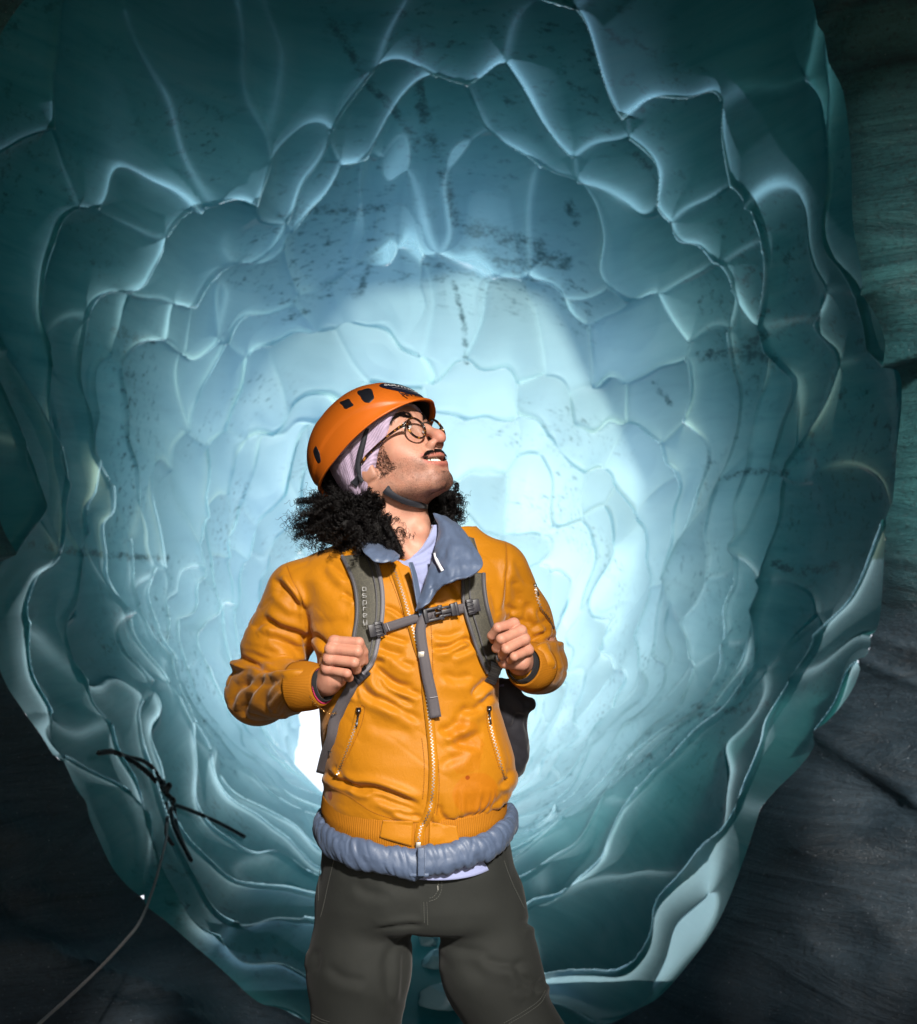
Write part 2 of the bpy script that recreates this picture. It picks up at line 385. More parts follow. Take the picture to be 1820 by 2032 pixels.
# an added hole, cut to the visitor's outline, aims the sun at him; the entrance is a gap in the back
HZ = 4.2
_t, _a = math.tan(R_(SUN_EL)), math.tan(R_(SUN_AZ))
up_sun = lambda x, y, z: (x+_a*(HZ-z)/_t, y-(HZ-z)/_t)           # where the ray to the sun crosses the roof
hl = np.array([up_sun(x, 3.45, z) for x, z in ((-.26, 1.90), (-.44, 1.45), (-.55, 1.1), (-.36, .80), (-.36, .30))])
hr = np.array([up_sun(x, 3.45, z) for x, z in ((.06, 1.90), (.26, 1.45), (.32, 1.1), (.22, .80), (.32, .30))])
ck = np.array([up_sun(x, 6.62, z) for x, z in ((1.52, 3.3), (1.54, 2.2), (1.50, 1.2), (1.38, .5), (1.16, -.4))])
RY = sorted(set([9.0, -4.6]+[float(v) for v in hl[:, 1]]+[float(v) for v in ck[:, 1]]))[::-1]
HL = lambda y: np.interp(y, hl[::-1, 1], hl[::-1, 0])      # the beam's hole: left and right edge
HRr = lambda y: np.interp(y, hr[::-1, 1], hr[::-1, 0])
CL = lambda y: np.interp(y, ck[::-1, 1], ck[::-1, 0])       # an added slot aims sun at the right wall
CR = lambda y: CL(y)+.8
def roof(quad):  # added slabs out of view, masking the sun outside the hole and slot
    o = mesh_obj('roof_sun_mask', [(x, y, HZ) for x, y in quad], [(0, 1, 2, 3)], ROCKY, smooth=False)
    b = o.modifiers.new('thickness', 'SOLIDIFY'); b.thickness = .3; b.offset = 1; o['kind'] = 'structure'
for y1, y0 in zip(RY[:-1], RY[1:]):
    m_ = (y0+y1)/2; c1 = ck[-1, 1] < m_ < ck[0, 1]; h1 = hl[-1, 1] < m_ < hl[0, 1]
    cuts = [(lambda y: -6.0)]+([HL, HRr] if h1 else [])+([CL, CR] if c1 else [])+[(lambda y: 6.0)]
    for a, b in zip(cuts[0::2], cuts[1::2]): roof([(a(y0), y0), (b(y0), y0), (b(y1), y1), (a(y1), y1)])
slab('cave_side', [(-4.2, 9, -1), (-4.2, 9, 6), (-4.2, -4.6, 6), (-4.2, -4.6, -1)])
slab('cave_side', [(5.2, -4.6, -1), (5.2, -4.6, 6), (5.2, 9, 6), (5.2, 9, -1)])
slab('cave_side', [(-4.2, -4.6, -1), (-4.2, -4.6, 6), (-3.0, -4.6, 6), (-3.0, -4.6, -1)])
slab('cave_side', [(3.4, -4.6, -1), (3.4, -4.6, 6), (5.2, -4.6, 6), (5.2, -4.6, -1)])
# ================================================================ implicit surfaces
def smin(a, b, k):
    h = np.clip(.5+.5*(b-a)/k, 0, 1); return b+(a-b)*h-k*h*(1-h)
def smax(a, b, k): return -smin(-a, -b, k)
def grid3(lo, hi, h):
    ax = [np.arange(l, u+h, h, dtype=np.float32) for l, u in zip(lo, hi)]
    return np.meshgrid(*ax, indexing='ij')
def ball(p, c, r): return np.sqrt((p[0]-c[0])**2+(p[1]-c[1])**2+(p[2]-c[2])**2)-r
def ell(p, c, r):
    x, y, z = (p[0]-c[0])/r[0], (p[1]-c[1])/r[1], (p[2]-c[2])/r[2]
    k0 = np.sqrt(x*x+y*y+z*z)+1e-9
    k1 = np.sqrt((x/r[0])**2+(y/r[1])**2+(z/r[2])**2)+1e-9
    return k0*(k0-1)/k1
def cap(p, a, b, ra, rb=None):
    rb = ra if rb is None else rb
    a = np.asarray(a, float); b = np.asarray(b, float); ab = b-a; L = ab.dot(ab)+1e-12
    t = np.clip(((p[0]-a[0])*ab[0]+(p[1]-a[1])*ab[1]+(p[2]-a[2])*ab[2])/L, 0, 1).astype(np.float32)
    return np.sqrt((p[0]-a[0]-t*ab[0])**2+(p[1]-a[1]-t*ab[1])**2+(p[2]-a[2]-t*ab[2])**2)-(ra+(rb-ra)*t)
def chain(p, pts, rs, k=.006):
    d = None
    for i in range(len(pts)-1):
        c = cap(p, pts[i], pts[i+1], rs[i], rs[i+1]); d = c if d is None else smin(d, c, k)
    return d
def nets(vol, lo, h, smooth=2):
    """naive surface nets: vertices and quads of the zero level"""
    s = vol < 0
    c = s[:-1, :-1, :-1].astype(np.int8)
    cnt = np.zeros(c.shape, np.int8)
    for i in (0, 1):
        for j in (0, 1):
            for k in (0, 1): cnt += s[i:i+c.shape[0], j:j+c.shape[1], k:k+c.shape[2]]
    act = (cnt > 0) & (cnt < 8)
    idx = np.argwhere(act); n = len(idx)
    lut = np.full(act.shape, -1, np.int32); lut[act] = np.arange(n)
    pos = np.zeros((n, 3)); num = np.zeros(n)
    I, J, K = idx.T
    corners = [(i, j, k) for i in (0, 1) for j in (0, 1) for k in (0, 1)]
    for a in range(8):
        for b in range(a+1, 8):
            ca, cb = corners[a], corners[b]
            if sum(abs(x-y) for x, y in zip(ca, cb)) != 1: continue
            va = vol[I+ca[0], J+ca[1], K+ca[2]]; vb = vol[I+cb[0], J+cb[1], K+cb[2]]
            m = (va < 0) != (vb < 0)
            t = (va/(va-vb+1e-12))[m][:, None]
            pos[m] += np.array(ca)*(1-t)+np.array(cb)*t; num[m] += 1
    V = (idx+pos/num[:, None])*h+np.asarray(lo)
    F = []
    for ax in range(3):
        o1, o2 = [(1, 2), (2, 0), (0, 1)][ax]
        sl0 = [slice(None)]*3; sl1 = [slice(None)]*3
        sl0[ax] = slice(0, -1); sl1[ax] = slice(1, None)
        for o in (o1, o2): sl0[o] = slice(1, -1); sl1[o] = slice(1, -1)
        s0 = s[tuple(sl0)]; s1 = s[tuple(sl1)]
        e = np.argwhere(s0 != s1)
        if len(e) == 0: continue
        sg = s0[tuple(e.T)]
        e = e.copy(); e[:, o1] += 1; e[:, o2] += 1
        def cell(d1, d2):
            q = e.copy(); q[:, o1] -= d1; q[:, o2] -= d2
            return lut[q[:, 0], q[:, 1], q[:, 2]]
        quad = np.stack([cell(1, 1), cell(0, 1), cell(0, 0), cell(1, 0)], 1)
        quad[~sg] = quad[~sg][:, ::-1]
        F.append(quad)
    F = np.concatenate(F); F = F[(F >= 0).all(1)]
    for _ in range(smooth): V = relax(V, F, .5)
    return V, F
def relax(V, F, lam=.5):
    acc = np.zeros_like(V); num = np.zeros(len(V))
    for a, b in ((0, 1), (1, 2), (2, 3), (3, 0)):
        np.add.at(acc, F[:, a], V[F[:, b]]); np.add.at(num, F[:, a], 1)
        np.add.at(acc, F[:, b], V[F[:, a]]); np.add.at(num, F[:, b], 1)
    return V+lam*(acc/np.maximum(num, 1)[:, None]-V)
def vnormals(V, F):
    n = np.cross(V[F[:, 2]]-V[F[:, 0]], V[F[:, 3]]-V[F[:, 1]])
    N = np.zeros_like(V)
    for i in range(4): np.add.at(N, F[:, i], n)
    return N/(np.linalg.norm(N, axis=1, keepdims=True)+1e-12)
def to_px(V):
    k = V[:, 1]*TV/1016.0
    return 910+V[:, 0]/k, 1016-(V[:, 2]-ZC)/k
def poly_dist(px, py, line):
    """unsigned distance and signed side to a polyline, and the place along it (0..1)"""
    best = np.full(px.shape, 1e9); side = np.zeros(px.shape); along = np.zeros(px.shape)
    L = np.asarray(line, float); seg = np.linalg.norm(np.diff(L, axis=0), axis=1); tot = seg.sum(); run = 0
    for (a, b, l) in zip(L[:-1], L[1:], seg):
        d = b-a; t = np.clip(((px-a[0])*d[0]+(py-a[1])*d[1])/(l*l+1e-9), 0, 1)
        ex = px-a[0]-t*d[0]; ey = py-a[1]-t*d[1]; q = np.hypot(ex, ey)
        m = q < best
        best = np.where(m, q, best); side = np.where(m, np.sign(d[0]*ey-d[1]*ex), side); along = np.where(m, (run+t*l)/tot, along); run += l
    return best, side, along
def creases(V, N, lines, ymax=.25):
    """press folds into the cloth along lines measured off the photograph: (points, depth m, width px, [ridge side])"""
    px, py = to_px(V); disp = np.zeros(len(V))
    for ln in lines:
        pts, A, w = ln[:3]; sd = ln[3] if len(ln) > 3 else 1
        pts = catmull(pts, max(6, 5*len(pts))) if len(pts) > 2 else np.asarray(pts, float)
        x0, y0 = pts.min(0)-4*w; x1, y1 = pts.max(0)+4*w
        m = np.where((px > x0) & (px < x1) & (py > y0) & (py < y1) & (N[:, 1] < ymax))[0]
        if len(m) == 0: continue
        d, s, al = poly_dist(px[m], py[m], pts); sdist = d*s*sd
        env = np.clip(np.minimum(al, 1-al)*5, 0, 1)**.7
        env = np.where((al <= 0) | (al >= 1), 0, env)
        disp[m] += A*env*(-np.exp(-(sdist/w)**2)+.75*np.exp(-((sdist-1.9*w)/(1.5*w))**2))
    return disp
# zoomed views of the photograph -> photograph units used here
r2 = lambda *q: [(396.8+u*.2453, 1041.7+v*.2453) for u, v in q]
r3 = lambda *q: [(744+u*.2319, 1016.9+v*.2319) for u, v in q]
r4 = lambda *q: [(570.4+u*.2998, 1339.3+v*.2998) for u, v in q]
r5 = lambda *q: [(545.6+u*.327, 1587.3+v*.327) for u, v in q]
rh = lambda *q: [(545.6+u*.21803, 719.2+v*.21803) for u, v in q]
zr = lambda u, v: (610.1+u*.09765, 1240.1+v*.09765)
zl = lambda u, v: (957.3+u*.0903, 1205.4+v*.0903)
# ================================================================ the visitor
HEAD = P(775.4, 911, .01)
_y, _p = R_(55), R_(33.5)
HF = np.array([math.cos(_p)*math.sin(_y), -math.cos(_p)*math.cos(_y), math.sin(_p)])
HU = np.array([-math.sin(_p)*math.sin(_y), math.sin(_p)*math.cos(_y), math.cos(_p)])
HS = np.cross(HF, HU)                                    # towards his right ear
def hw(a, f, u): return HEAD+a*HS+f*HF+u*HU              # head frame -> world
def to_head(V):
    q = np.asarray(V)-HEAD; return q@HS, q@HF, q@HU

person = empty('person', (-.08, 3.5, 0), 'man in orange bomber jacket looking up to the right, both fists on his backpack straps', 'person')

def skin_material():
    m = mat('skin', (.44, .23, .16), .52); n = NT(m)
    a = n.n('ShaderNodeAttribute'); a.attribute_name = 'tone'
    nz = n.noise(n.coord(), 60, 5, .65); fine = n.noise(n.coord(), 420, 2, .6)
    c = n.mix(n.math('MULTIPLY', n.ramp(nz, [(.3, (0, 0, 0)), (.75, (1, 1, 1))]), .42), a.outputs['Color'], (.42, .14, .09))
    n.l(c, n.b.inputs['Base Color'])
    n.b.inputs['Subsurface Weight'].default_value = .12; n.b.inputs['Subsurface Radius'].default_value = (.6, .25, .12); n.b.inputs['Subsurface Scale'].default_value = .008
    n.l(n.bump(fine, .25, .0015), n.b.inputs['Normal']); n.b.inputs['Specular IOR Level'].default_value = .4
    return m
SKIN = skin_material()
SK = np.array([.50, .265, .185])

# ---- head and neck
h = .0019
lo = (HEAD[0]-.15, HEAD[1]-.17, 1.38); hi = (HEAD[0]+.17, HEAD[1]+.15, HEAD[2]+.17)
G = grid3(lo, hi, h)
gx, gy, gz = (G[i]-np.float32(HEAD[i]) for i in range(3))
q = tuple((gx*v[0]+gy*v[1]+gz*v[2]).astype(np.float32) for v in (HS, HF, HU))
del gx, gy, gz
qa = (np.abs(q[0]), q[1], q[2])                          # both sides at once
d = ell(q, (0, -.014, .042), (.076, .097, .086))
d = smin(d, ell(q, (0, .026, -.03), (.064, .066, .082)), .03)
d = smin(d, ell(q, (0, .052, .035), (.060, .042, .045)), .025)       # forehead
d = smin(d, cap(qa, (.058, -.008, -.06), (.020, .068, -.100), .014, .015), .03)   # jaw
d = smin(d, ell(q, (0, .078, -.099), (.022, .016, .016)), .018)      # chin
d = smin(d, ball(qa, (.045, .050, -.018), .021), .022)               # cheekbone
d = smin(d, ell(qa, (.034, .062, -.042), (.020, .020, .024)), .018)  # smiling cheek
d = smin(d, cap(qa, (.008, .090, .031), (.042, .075, .035), .008, .008), .014)    # brow
d = smax(d, -ell(qa, (.031, .106, .016), (.017, .016, .012)), .016)  # eye sockets
ed = ball(qa, (.031, .0805, .016), .0142)                            # lids round the eye
open_ = np.abs(q[2]-.0160-.02*(q[1]-.0785))-.0074*np.sqrt(np.clip(1-((qa[0]-.031)/.0135)**2, 0, 1))
lid = smax(ed, -smax(open_, -(q[1]-.081), .002), .0015)
d = smin(d, lid, .0035)
cut = smax(open_, ball(qa, (.031, .0905, .016), .0128), .001); d = smax(d, -cut, .0012)
d = smax(d, -ball(qa, (.031, .0805, .016), .0120), .001)
d = smin(d, chain(q, [(0, .088, .020), (0, .101, .000), (0, .1165, -.026), (0, .119, -.033)], [.0075, .0085, .0105, .0112], .008), .011)
d = smin(d, ell(qa, (.0125, .1015, -.037), (.0085, .0115, .0085)), .006)
d = smax(d, -ell(qa, (.0068, .107, -.0455), (.0036, .0075, .006)), .003)
d = smin(d, ell(q, (0, .075, -.062), (.039, .0245, .026)), .016)     # muzzle
mz = -.0665 + 8.0*qa[0]**2                                            # the smile lifts at the corners
slot = np.sqrt((qa[0]/.0370)**2+((q[2]-mz)/.0078)**2)-1
slot = smax(slot*.0075, .066-q[1]+.35*0, .002)
d = smax(d, -slot, .003)
def lip(z0, f0, w, r):
    pts = []
    for t in np.linspace(-1, 1, 9):
        x = t*w; pts.append((x, f0-.022*t*t-.008*t**4, z0+8.0*x*x*(1.25 if z0 < -.075 else .55)))
    return chain(q, pts, [r*(1-.55*abs(t)**2.5) for t in np.linspace(-1, 1, 9)], .003)
d = smin(d, lip(-.0575, .0990, .0375, .0047), .005)
d = smin(d, lip(-.0772, .0955, .0355, .0054), .005)
d = smax(d, -ell(q, (0, .104, -.086), (.022, .010, .005)), .010)     # hollow under the lip
e_ = ell(q, (.0755, -.012, -.008), (.009, .019, .032))               # ear
e_ = smax(e_, -ell(q, (.084, -.008, -.004), (.007, .011, .018)), .004)
e_ = smin(e_, ell(q, (.073, -.004, -.033), (.0075, .009, .010)), .006)
d = smin(d, e_, .006)
nb = P(822, 1150, .03)
d = smin(d, cap(G, hw(0, -.028, -.055), nb, .052, .060), .03)
d = smin(d, cap(G, hw(.060, -.03, -.035), P(818, 1118, -.045), .012, .011), .022)   # neck tendons
d = smin(d, cap(G, hw(-.05, -.02, -.055), P(834, 1112, -.045), .012, .011), .022)
d = smin(d, ball(G, P(836, 1052, -.030), .010), .03)
hv, hf = nets(d, lo, h, 3)
del G, q, qa, d, ed, lid, slot, open_, e_
a, f, u = to_head(hv); aa = np.abs(a)
tone = np.tile(SK, (len(hv), 1))
def tint(w, col):
    global tone
    tone = tone*(1-w[:, None])+np.array(col)*w[:, None]
g_ = lambda ca, cf, cu, r: np.exp(-((aa-ca)**2+(f-cf)**2+(u-cu)**2)/r**2)
tint(.55*g_(.040, .06, -.028, .026), (.52, .20, .15)); tint(.75*g_(0, .12, -.032, .017), (.52, .18, .14))
tint(.30*g_(.02, .06, -.09, .03), (.46, .18, .13))
nzv = fbm(hv[:, 0]*55, hv[:, 1]*55, hv[:, 2]*55, 3)
sd_ = smoothstep(-.038, -.062, u-.45*(f-.03)*(f < .03))*smoothstep(-.035, .005, f)*smoothstep(-.135, -.112, u)
sd_ = np.maximum(sd_*.75, smoothstep(.030, .015, f)*smoothstep(-.015, .0, f)*smoothstep(.02, -.02, u)*smoothstep(-.1, -.06, u)*.8)
chin = np.exp(-((aa/.026)**2+((f-.085)/.03)**2+((u+.105)/.016)**2))
mus = np.exp(-(((u+.0500-5*aa**2*0)/.007)**2))*(aa < .032)*(f > .07)
tint(np.clip(sd_*(.42+.28*nzv), 0, .68), (.16, .095, .075)); tint(np.clip(.6*chin, 0, 1), (.09, .05, .04)); tint(.35*mus, (.10, .055, .045))
zl_ = lambda z0, k: z0+8.0*k*aa**2
lipw = np.maximum(np.exp(-((u-zl_(-.0575, .55))/.0042)**4), np.exp(-((u-zl_(-.0772, 1.25))/.0050)**4))*(f > .062)*smoothstep(.041, .036, aa)
tint(np.clip(lipw, 0, 1)*.85, (.40, .115, .095))
inm = (aa < .034)*(f > .045)*(f < .092-18*aa**2)*np.exp(-((u-zl_(-.0665, 1))/.0085)**4); tint(np.clip(inm, 0, 1), (.10, .02, .02))

# ---- hands
def hand(S, mcp, pip, dip, tip, wrist, elbow, thumb, heel, rf):
    pts = np.array(mcp+pip+dip+tip+[wrist]+thumb)
    hh = .0011
    lo = pts.min(0)-.03; hi = pts.max(0)+.03
    G = grid3(lo, hi, hh)
    d = None
    for i in range(4):
        r = rf[i]
        fg = chain(G, [mcp[i], pip[i]], [r*1.06, r*.98], .002)
        fg = smin(fg, chain(G, [pip[i], dip[i], tip[i]], [r*.96, r*.86, r*.74], .003), .0025)
        fg = smin(fg, ball(G, mcp[i]+np.array([0, -.0015, 0]), r*1.10), .006)
        d = fg if d is None else smin(d, fg, .0022)
    pal = None
    for i in range(4):
        c = cap(G, wrist*.8+mcp[i]*.2, mcp[i]+np.array([0, .004, 0]), .0165, rf[i]*1.02); pal = c if pal is None else smin(pal, c, .010)
    pal = smin(pal, cap(G, heel[0], heel[1], .0135, .016), .012)
    d = smin(d, pal, .0035)
    d = smin(d, chain(G, thumb, [.014, .0112, .0100, .0082], .004), .005)
    d = smin(d, cap(G, wrist, elbow, .0225, .028), .016)
    v, f = nets(d, lo, hh, 3)
    return v, f
Q = lambda fn, uv, dy: P(*fn(*uv), dy)
# his right fist (left in the photo)
mcp = [Q(zr, (545, 335), -.168), Q(zr, (480, 490), -.174), Q(zr, (440, 690), -.172), Q(zr, (400, 895), -.164)]
pip = [Q(zr, (1045, 355), -.186), Q(zr, (1020, 545), -.194), Q(zr, (950, 765), -.192), Q(zr, (805, 985), -.184)]
dip = [Q(zr, (1140, 545), -.170), Q(zr, (1085, 735), -.176), Q(zr, (1000, 905), -.172), Q(zr, (850, 1075), -.166)]
tip = [Q(zr, (1165, 735), -.158), Q(zr, (1060, 815), -.160), Q(zr, (970, 930), -.156), Q(zr, (790, 1070), -.152)]
wr_r = Q(zr, (420, 1190), -.128); el_r = P(520, 1380, .06)
RH = hand(None, mcp, pip, dip, tip, wr_r, el_r, [Q(zr, (480, 880), -.132), Q(zr, (560, 620), -.142), Q(zr, (800, 480), -.150), Q(zr, (1010, 460), -.158)],
          (Q(zr, (470, 1110), -.150), Q(zr, (620, 1105), -.150)), [.0098, .0102, .0098, .0088])
# his left fist (right in the photo)
mcp = [Q(zl, (690, 355), -.128), Q(zl, (845, 515), -.136), Q(zl, (925, 700), -.136), Q(zl, (1010, 940), -.128)]
pip = [Q(zl, (340, 445), -.160), Q(zl, (410, 695), -.172), Q(zl, (525, 915), -.172), Q(zl, (700, 1085), -.164)]
dip = [Q(zl, (205, 620), -.146), Q(zl, (305, 895), -.152), Q(zl, (440, 1055), -.152), Q(zl, (620, 1160), -.148)]
tip = [Q(zl, (240, 720), -.128), Q(zl, (350, 930), -.134), Q(zl, (490, 1070), -.134), Q(zl, (660, 1180), -.132)]
wr_l = Q(zl, (830, 1230), -.088); el_l = P(1092, 1330, .10)
LH = hand(None, mcp, pip, dip, tip, wr_l, el_l, [Q(zl, (760, 1000), -.098), Q(zl, (600, 700), -.106), Q(zl, (430, 560), -.112), Q(zl, (300, 560), -.118)],
          (Q(zl, (500, 1190), -.128), Q(zl, (860, 1210), -.118)), [.0093, .0096, .0093, .0085])
bv = [hv]; bf = [hf]; bt = [tone]; nv = len(hv)
for (v, f_) in (RH, LH):
    t_ = np.tile(SK*np.array([1.02, .98, .97]), (len(v), 1)); w_ = np.clip(.5+.6*fbm(v[:, 0]*70, v[:, 1]*70, v[:, 2]*70, 2), 0, 1)[:, None]*.35
    bv.append(v); bf.append(f_+nv); bt.append(t_*(1-w_)+np.array([.47, .19, .14])*w_); nv += len(v)
# the rest of the body under the clothes
def tubeQ(pts, r, k=20):
    V, F = tube_vf(catmull(pts, 14), np.interp(np.linspace(0, 1, 14), np.linspace(0, 1, len(r)), r), k, False); return V, np.array(F)
SHR, ELR = P(600, 1175, .04), P(508, 1378, .10)
SHL, ELL_ = P(985, 1140, .04), P(1088, 1322, .13)
for pts, r in (([nb+[0, .02, .04], P(825, 1250, .03), P(828, 1450, .02), P(832, 1640, .02)], [.06, .12, .12, .13]),
               ([P(728, 1200, .03), SHR, ELR], [.05, .045, .036]), ([ELR, wr_r+[-.02, .03, 0]], [.036, .025]), ([P(920, 1195, .03), SHL, ELL_], [.05, .045, .036]), ([ELL_, wr_l+[.02, .03, 0]], [.036, .025])):
    v, f_ = tubeQ(pts, r); bv.append(v); bf.append(f_+nv); bt.append(np.tile(SK, (len(v), 1))); nv += len(v)
body = mesh_obj('body', np.concatenate(bv), np.concatenate(bf), SKIN, person)
ca = body.data.attributes.new('tone', 'FLOAT_COLOR', 'POINT')
tc = np.concatenate(bt); ca.data.foreach_set('color', np.concatenate([tc, np.ones((len(tc), 1))], 1).astype(np.float32).ravel())
# ================================================================ clothes
def cloth(name, col, rough=.5, sheen=.15, weave=900, wb=.15, cb=.0, spec=.5):
    m = mat(name, col, rough); n = NT(m)
    n.b.inputs['Sheen Weight'].default_value = sheen; n.b.inputs['Sheen Roughness'].default_value = .4; n.b.inputs['Specular IOR Level'].default_value = spec
    nz = n.noise(n.coord(), 9, 4, .6); fine = n.noise(n.coord(), weave, 2, .5)
    c = n.mix(nz, tuple(x*.88 for x in col), tuple(min(1, x*1.08) for x in col)); n.l(c, n.b.inputs['Base Color'])
    nm = n.bump(fine, wb, .0008)
    if cb: nm = n.bump(n.noise(n.coord(), 38, 4, .55, .6), cb, .012, nm)
    n.l(nm, n.b.inputs['Normal'])
    return m
ORANGE = (.42, .158, .005)
def satin():
    m = cloth('orange_satin', ORANGE, .50, .18, 1200, .10, .05, spec=.20)
    n = NT(m); b = n.b
    fine = n.n('ShaderNodeTexNoise'); fine.inputs['Scale'].default_value = 46; fine.inputs['Detail'].default_value = 7; fine.inputs['Roughness'].default_value = .62; fine.inputs['Distortion'].default_value = 1.6; n.l(n.coord((1, 1, .55)), fine.inputs['Vector'])
    rdg = n.math('ABSOLUTE', n.math('SUBTRACT', fine.outputs['Fac'], .5))
    n.l(n.bump(rdg, .14, .010, b.inputs['Normal'].links[0].from_socket), b.inputs['Normal'])
    base = b.inputs['Base Color'].links[0].from_socket
    g = n.n('ShaderNodeNewGeometry'); sx = n.n('ShaderNodeSeparateXYZ'); n.l(g.outputs['Position'], sx.inputs[0])
    def blot(px, py, rx, ry, wob, soft=.08):
        c = P(px, py, -.13)
        dx = n.math('DIVIDE', n.math('SUBTRACT', sx.outputs[0], c[0]), rx); dz = n.math('DIVIDE', n.math('SUBTRACT', sx.outputs[2], c[2]), ry)
        r = n.math('SQRT', n.math('ADD', n.math('MULTIPLY', dx, dx), n.math('MULTIPLY', dz, dz)))
        r = n.math('ADD', r, n.math('MULTIPLY', n.math('SUBTRACT', n.noise(n.coord(), 22, 3), .5), wob))
        front = n.math('LESS_THAN', sx.outputs[1], 3.5)
        return n.math('MULTIPLY', n.ramp(r, [(1-soft, (1, 1, 1)), (1+soft if 1+soft < 1 else .999, (0, 0, 0))]), front)
    s1 = blot(944, 1575, .044, .041, .18); s2 = blot(928, 1542, .0045, .0045, .3); s3 = blot(651, 1587, .0045, .010, .6); s4 = blot(925, 1480, .035, .05, 1.6)
    c = n.mix(n.math('MULTIPLY', s1, .35), base, (.40, .095, .002)); c = n.mix(n.math('MULTIPLY', s4, .22), c, (.40, .10, .002))
    c = n.mix(n.math('MULTIPLY', s2, .8), c, (.22, .03, .002)); c = n.mix(n.math('MULTIPLY', s3, .8), c, (.22, .03, .002))
    n.l(c, b.inputs['Base Color'])
    return m
SATIN = satin()
def ribbed(name, col, axis_scale, kind='Generated'):
    m = mat(name, col, .75); n = NT(m); n.b.inputs['Specular IOR Level'].default_value = .2
    at = n.n('ShaderNodeAttribute'); at.attribute_name = 'rib'
    wv = n.math('SINE', n.math('MULTIPLY', at.outputs['Fac'], axis_scale))
    fz = n.noise(n.coord(), 500, 3)
    c = n.mix(n.math('MULTIPLY', n.math('ADD', wv, 1.0), .5), tuple(x*.82 for x in col), tuple(min(1, x*1.03) for x in col)); n.l(c, n.b.inputs['Base Color'])
    n.l(n.bump(wv, .35, .0010, n.bump(fz, .3, .001)), n.b.inputs['Normal'])
    return m
RIB = ribbed('orange_rib_knit', (.38, .136, .005), 1.0)
PUFF = cloth('blue_nylon', (.080, .112, .185), .48, .1, 1000, .08, .16)
TEE = cloth('lilac_cotton', (.27, .30, .50), .85, .3, 700, .25)
TROU = cloth('olive_softshell', (.0112, .0130, .0112), .85, .06, 1100, .30, .05)
METAL = mat('zip_metal', (.40, .37, .33), .42, 1.0)
DARKM = mat('dark_metal', (.10, .10, .11), .25, .9)

def torso_tab(tab):
    t = np.array(tab, float); z = ZC-(t[:, 0]-1016)*KX
    x0 = (t[:, 1]-910)*KX; x1 = (t[:, 2]-910)*KX
    o = np.argsort(z); return z[o], ((x0+x1)/2)[o], ((x1-x0)/2)[o], t[o, 3], t[o, 4]
def torso_sdf(G, tab, n=2.4, grow=0.0):
    z, cx, a, b, cy = torso_tab(tab)
    Z = G[2]; ax = np.interp(Z, z, a)+grow; bx = np.interp(Z, z, b)+grow; c = np.interp(Z, z, cx); cyy = np.interp(Z, z, cy)
    u = np.abs(G[0]-c)/ax; v = np.abs(G[1]-cyy)/bx
    return ((u**n+v**n)**(1/n)-1)*np.minimum(ax, bx)
# py, left px, right px, half depth, middle depth
TOR = [(1085, 700, 930, .070, 3.53), (1110, 640, 985, .085, 3.525), (1150, 600, 1005, .105, 3.52), (1220, 612, 1000, .125, 3.51), (1300, 628, 988, .135, 3.50),
       (1400, 634, 990, .138, 3.50), (1450, 636, 1006, .142, 3.50), (1500, 641, 1020, .150, 3.50), (1550, 645, 1024, .152, 3.50), (1590, 642, 1016, .148, 3.50), (1640, 648, 1000, .138, 3.50), (1700, 655, 990, .13, 3.5)]
hj = .0029
lo = (P(430, 1000)[0], 3.29, ZC-(1660-1016)*KX); hi = (P(1140, 1000)[0], 3.76, ZC-(1045-1016)*KX)
G = grid3(lo, hi, hj)
tor = torso_sdf(G, TOR)
# shoulders
tor = smin(tor, cap(G, P(760, 1105, .03), P(590, 1168, .04), .052, .050), .04)
tor = smin(tor, cap(G, P(890, 1090, .03), P(985, 1120, .04), .050, .046), .04)
def sleeve(sh, elb, wr, r):
    up = chain(G, [sh, sh*.5+elb*.5, elb], [r[0], r[1], r[2]], .02)
    fo = chain(G, [elb, elb*.5+wr*.5, wr], [r[2], r[3], r[4]], .02)
    return smin(up, fo, .018)
CUR = wr_r+np.array([-.048, .030, -.008]); CUL = wr_l+np.array([.024, .040, -.010])
slr = sleeve(P(592, 1182, .04), P(512, 1374, .105), CUR, [.064, .066, .062, .054, .044])
sll = sleeve(P(982, 1150, .045), P(1070, 1322, .135), CUL, [.062, .060, .052, .049, .044])
sll = smin(sll, chain(G, [P(1000, 1130, .04), P(1035, 1225, .08), P(1068, 1320, .13)], [.045, .052, .050], .02), .02)
d = smin(tor, slr, .016); d = smin(d, sll, .016)
# the hem gathers in above the rib band, lower in front
zs = ZC-(1600-1016)*KX; hemz = zs+.012+np.where(G[1] < 3.5, -.040*np.clip((3.5-G[1])/.15, 0, 1)**1.0, .02)+.010*((G[0]-P(835, 0)[0])/.18)
d = smax(d, np.where((G[0] > P(560, 0)[0]) & (G[0] < P(1042, 0)[0]) & (G[2] < P(0, 1480)[2]), hemz-G[2], -1), .030)
# opening at the throat
k = G[1]*TV/1016.0; PX = 910+G[0]/k; PY = 1016-(G[2]-ZC)/k; del k
def poly_sdf(px, py, poly):
    poly = np.asarray(poly, float); dmin = np.full(px.shape, 1e9, np.float32); ins = np.zeros(px.shape, bool)
    for a, b in zip(poly, np.roll(poly, -1, 0)):
        e = b-a; t = np.clip(((px-a[0])*e[0]+(py-a[1])*e[1])/(e@e), 0, 1)
        dmin = np.minimum(dmin, np.hypot(px-a[0]-t*e[0], py-a[1]-t*e[1]))
        c = ((a[1] > py) != (b[1] > py)) & (px < (b[0]-a[0])*(py-a[1])/(b[1]-a[1]+1e-9)+a[0]); ins ^= c
    return np.where(ins, -dmin, dmin)
op = poly_sdf(PX, PY, [(745, 1040), (770, 1098), (812, 1112), (820, 1160), (829, 1218), (838, 1218), (868, 1120), (893, 1078), (915, 1040)])*KX
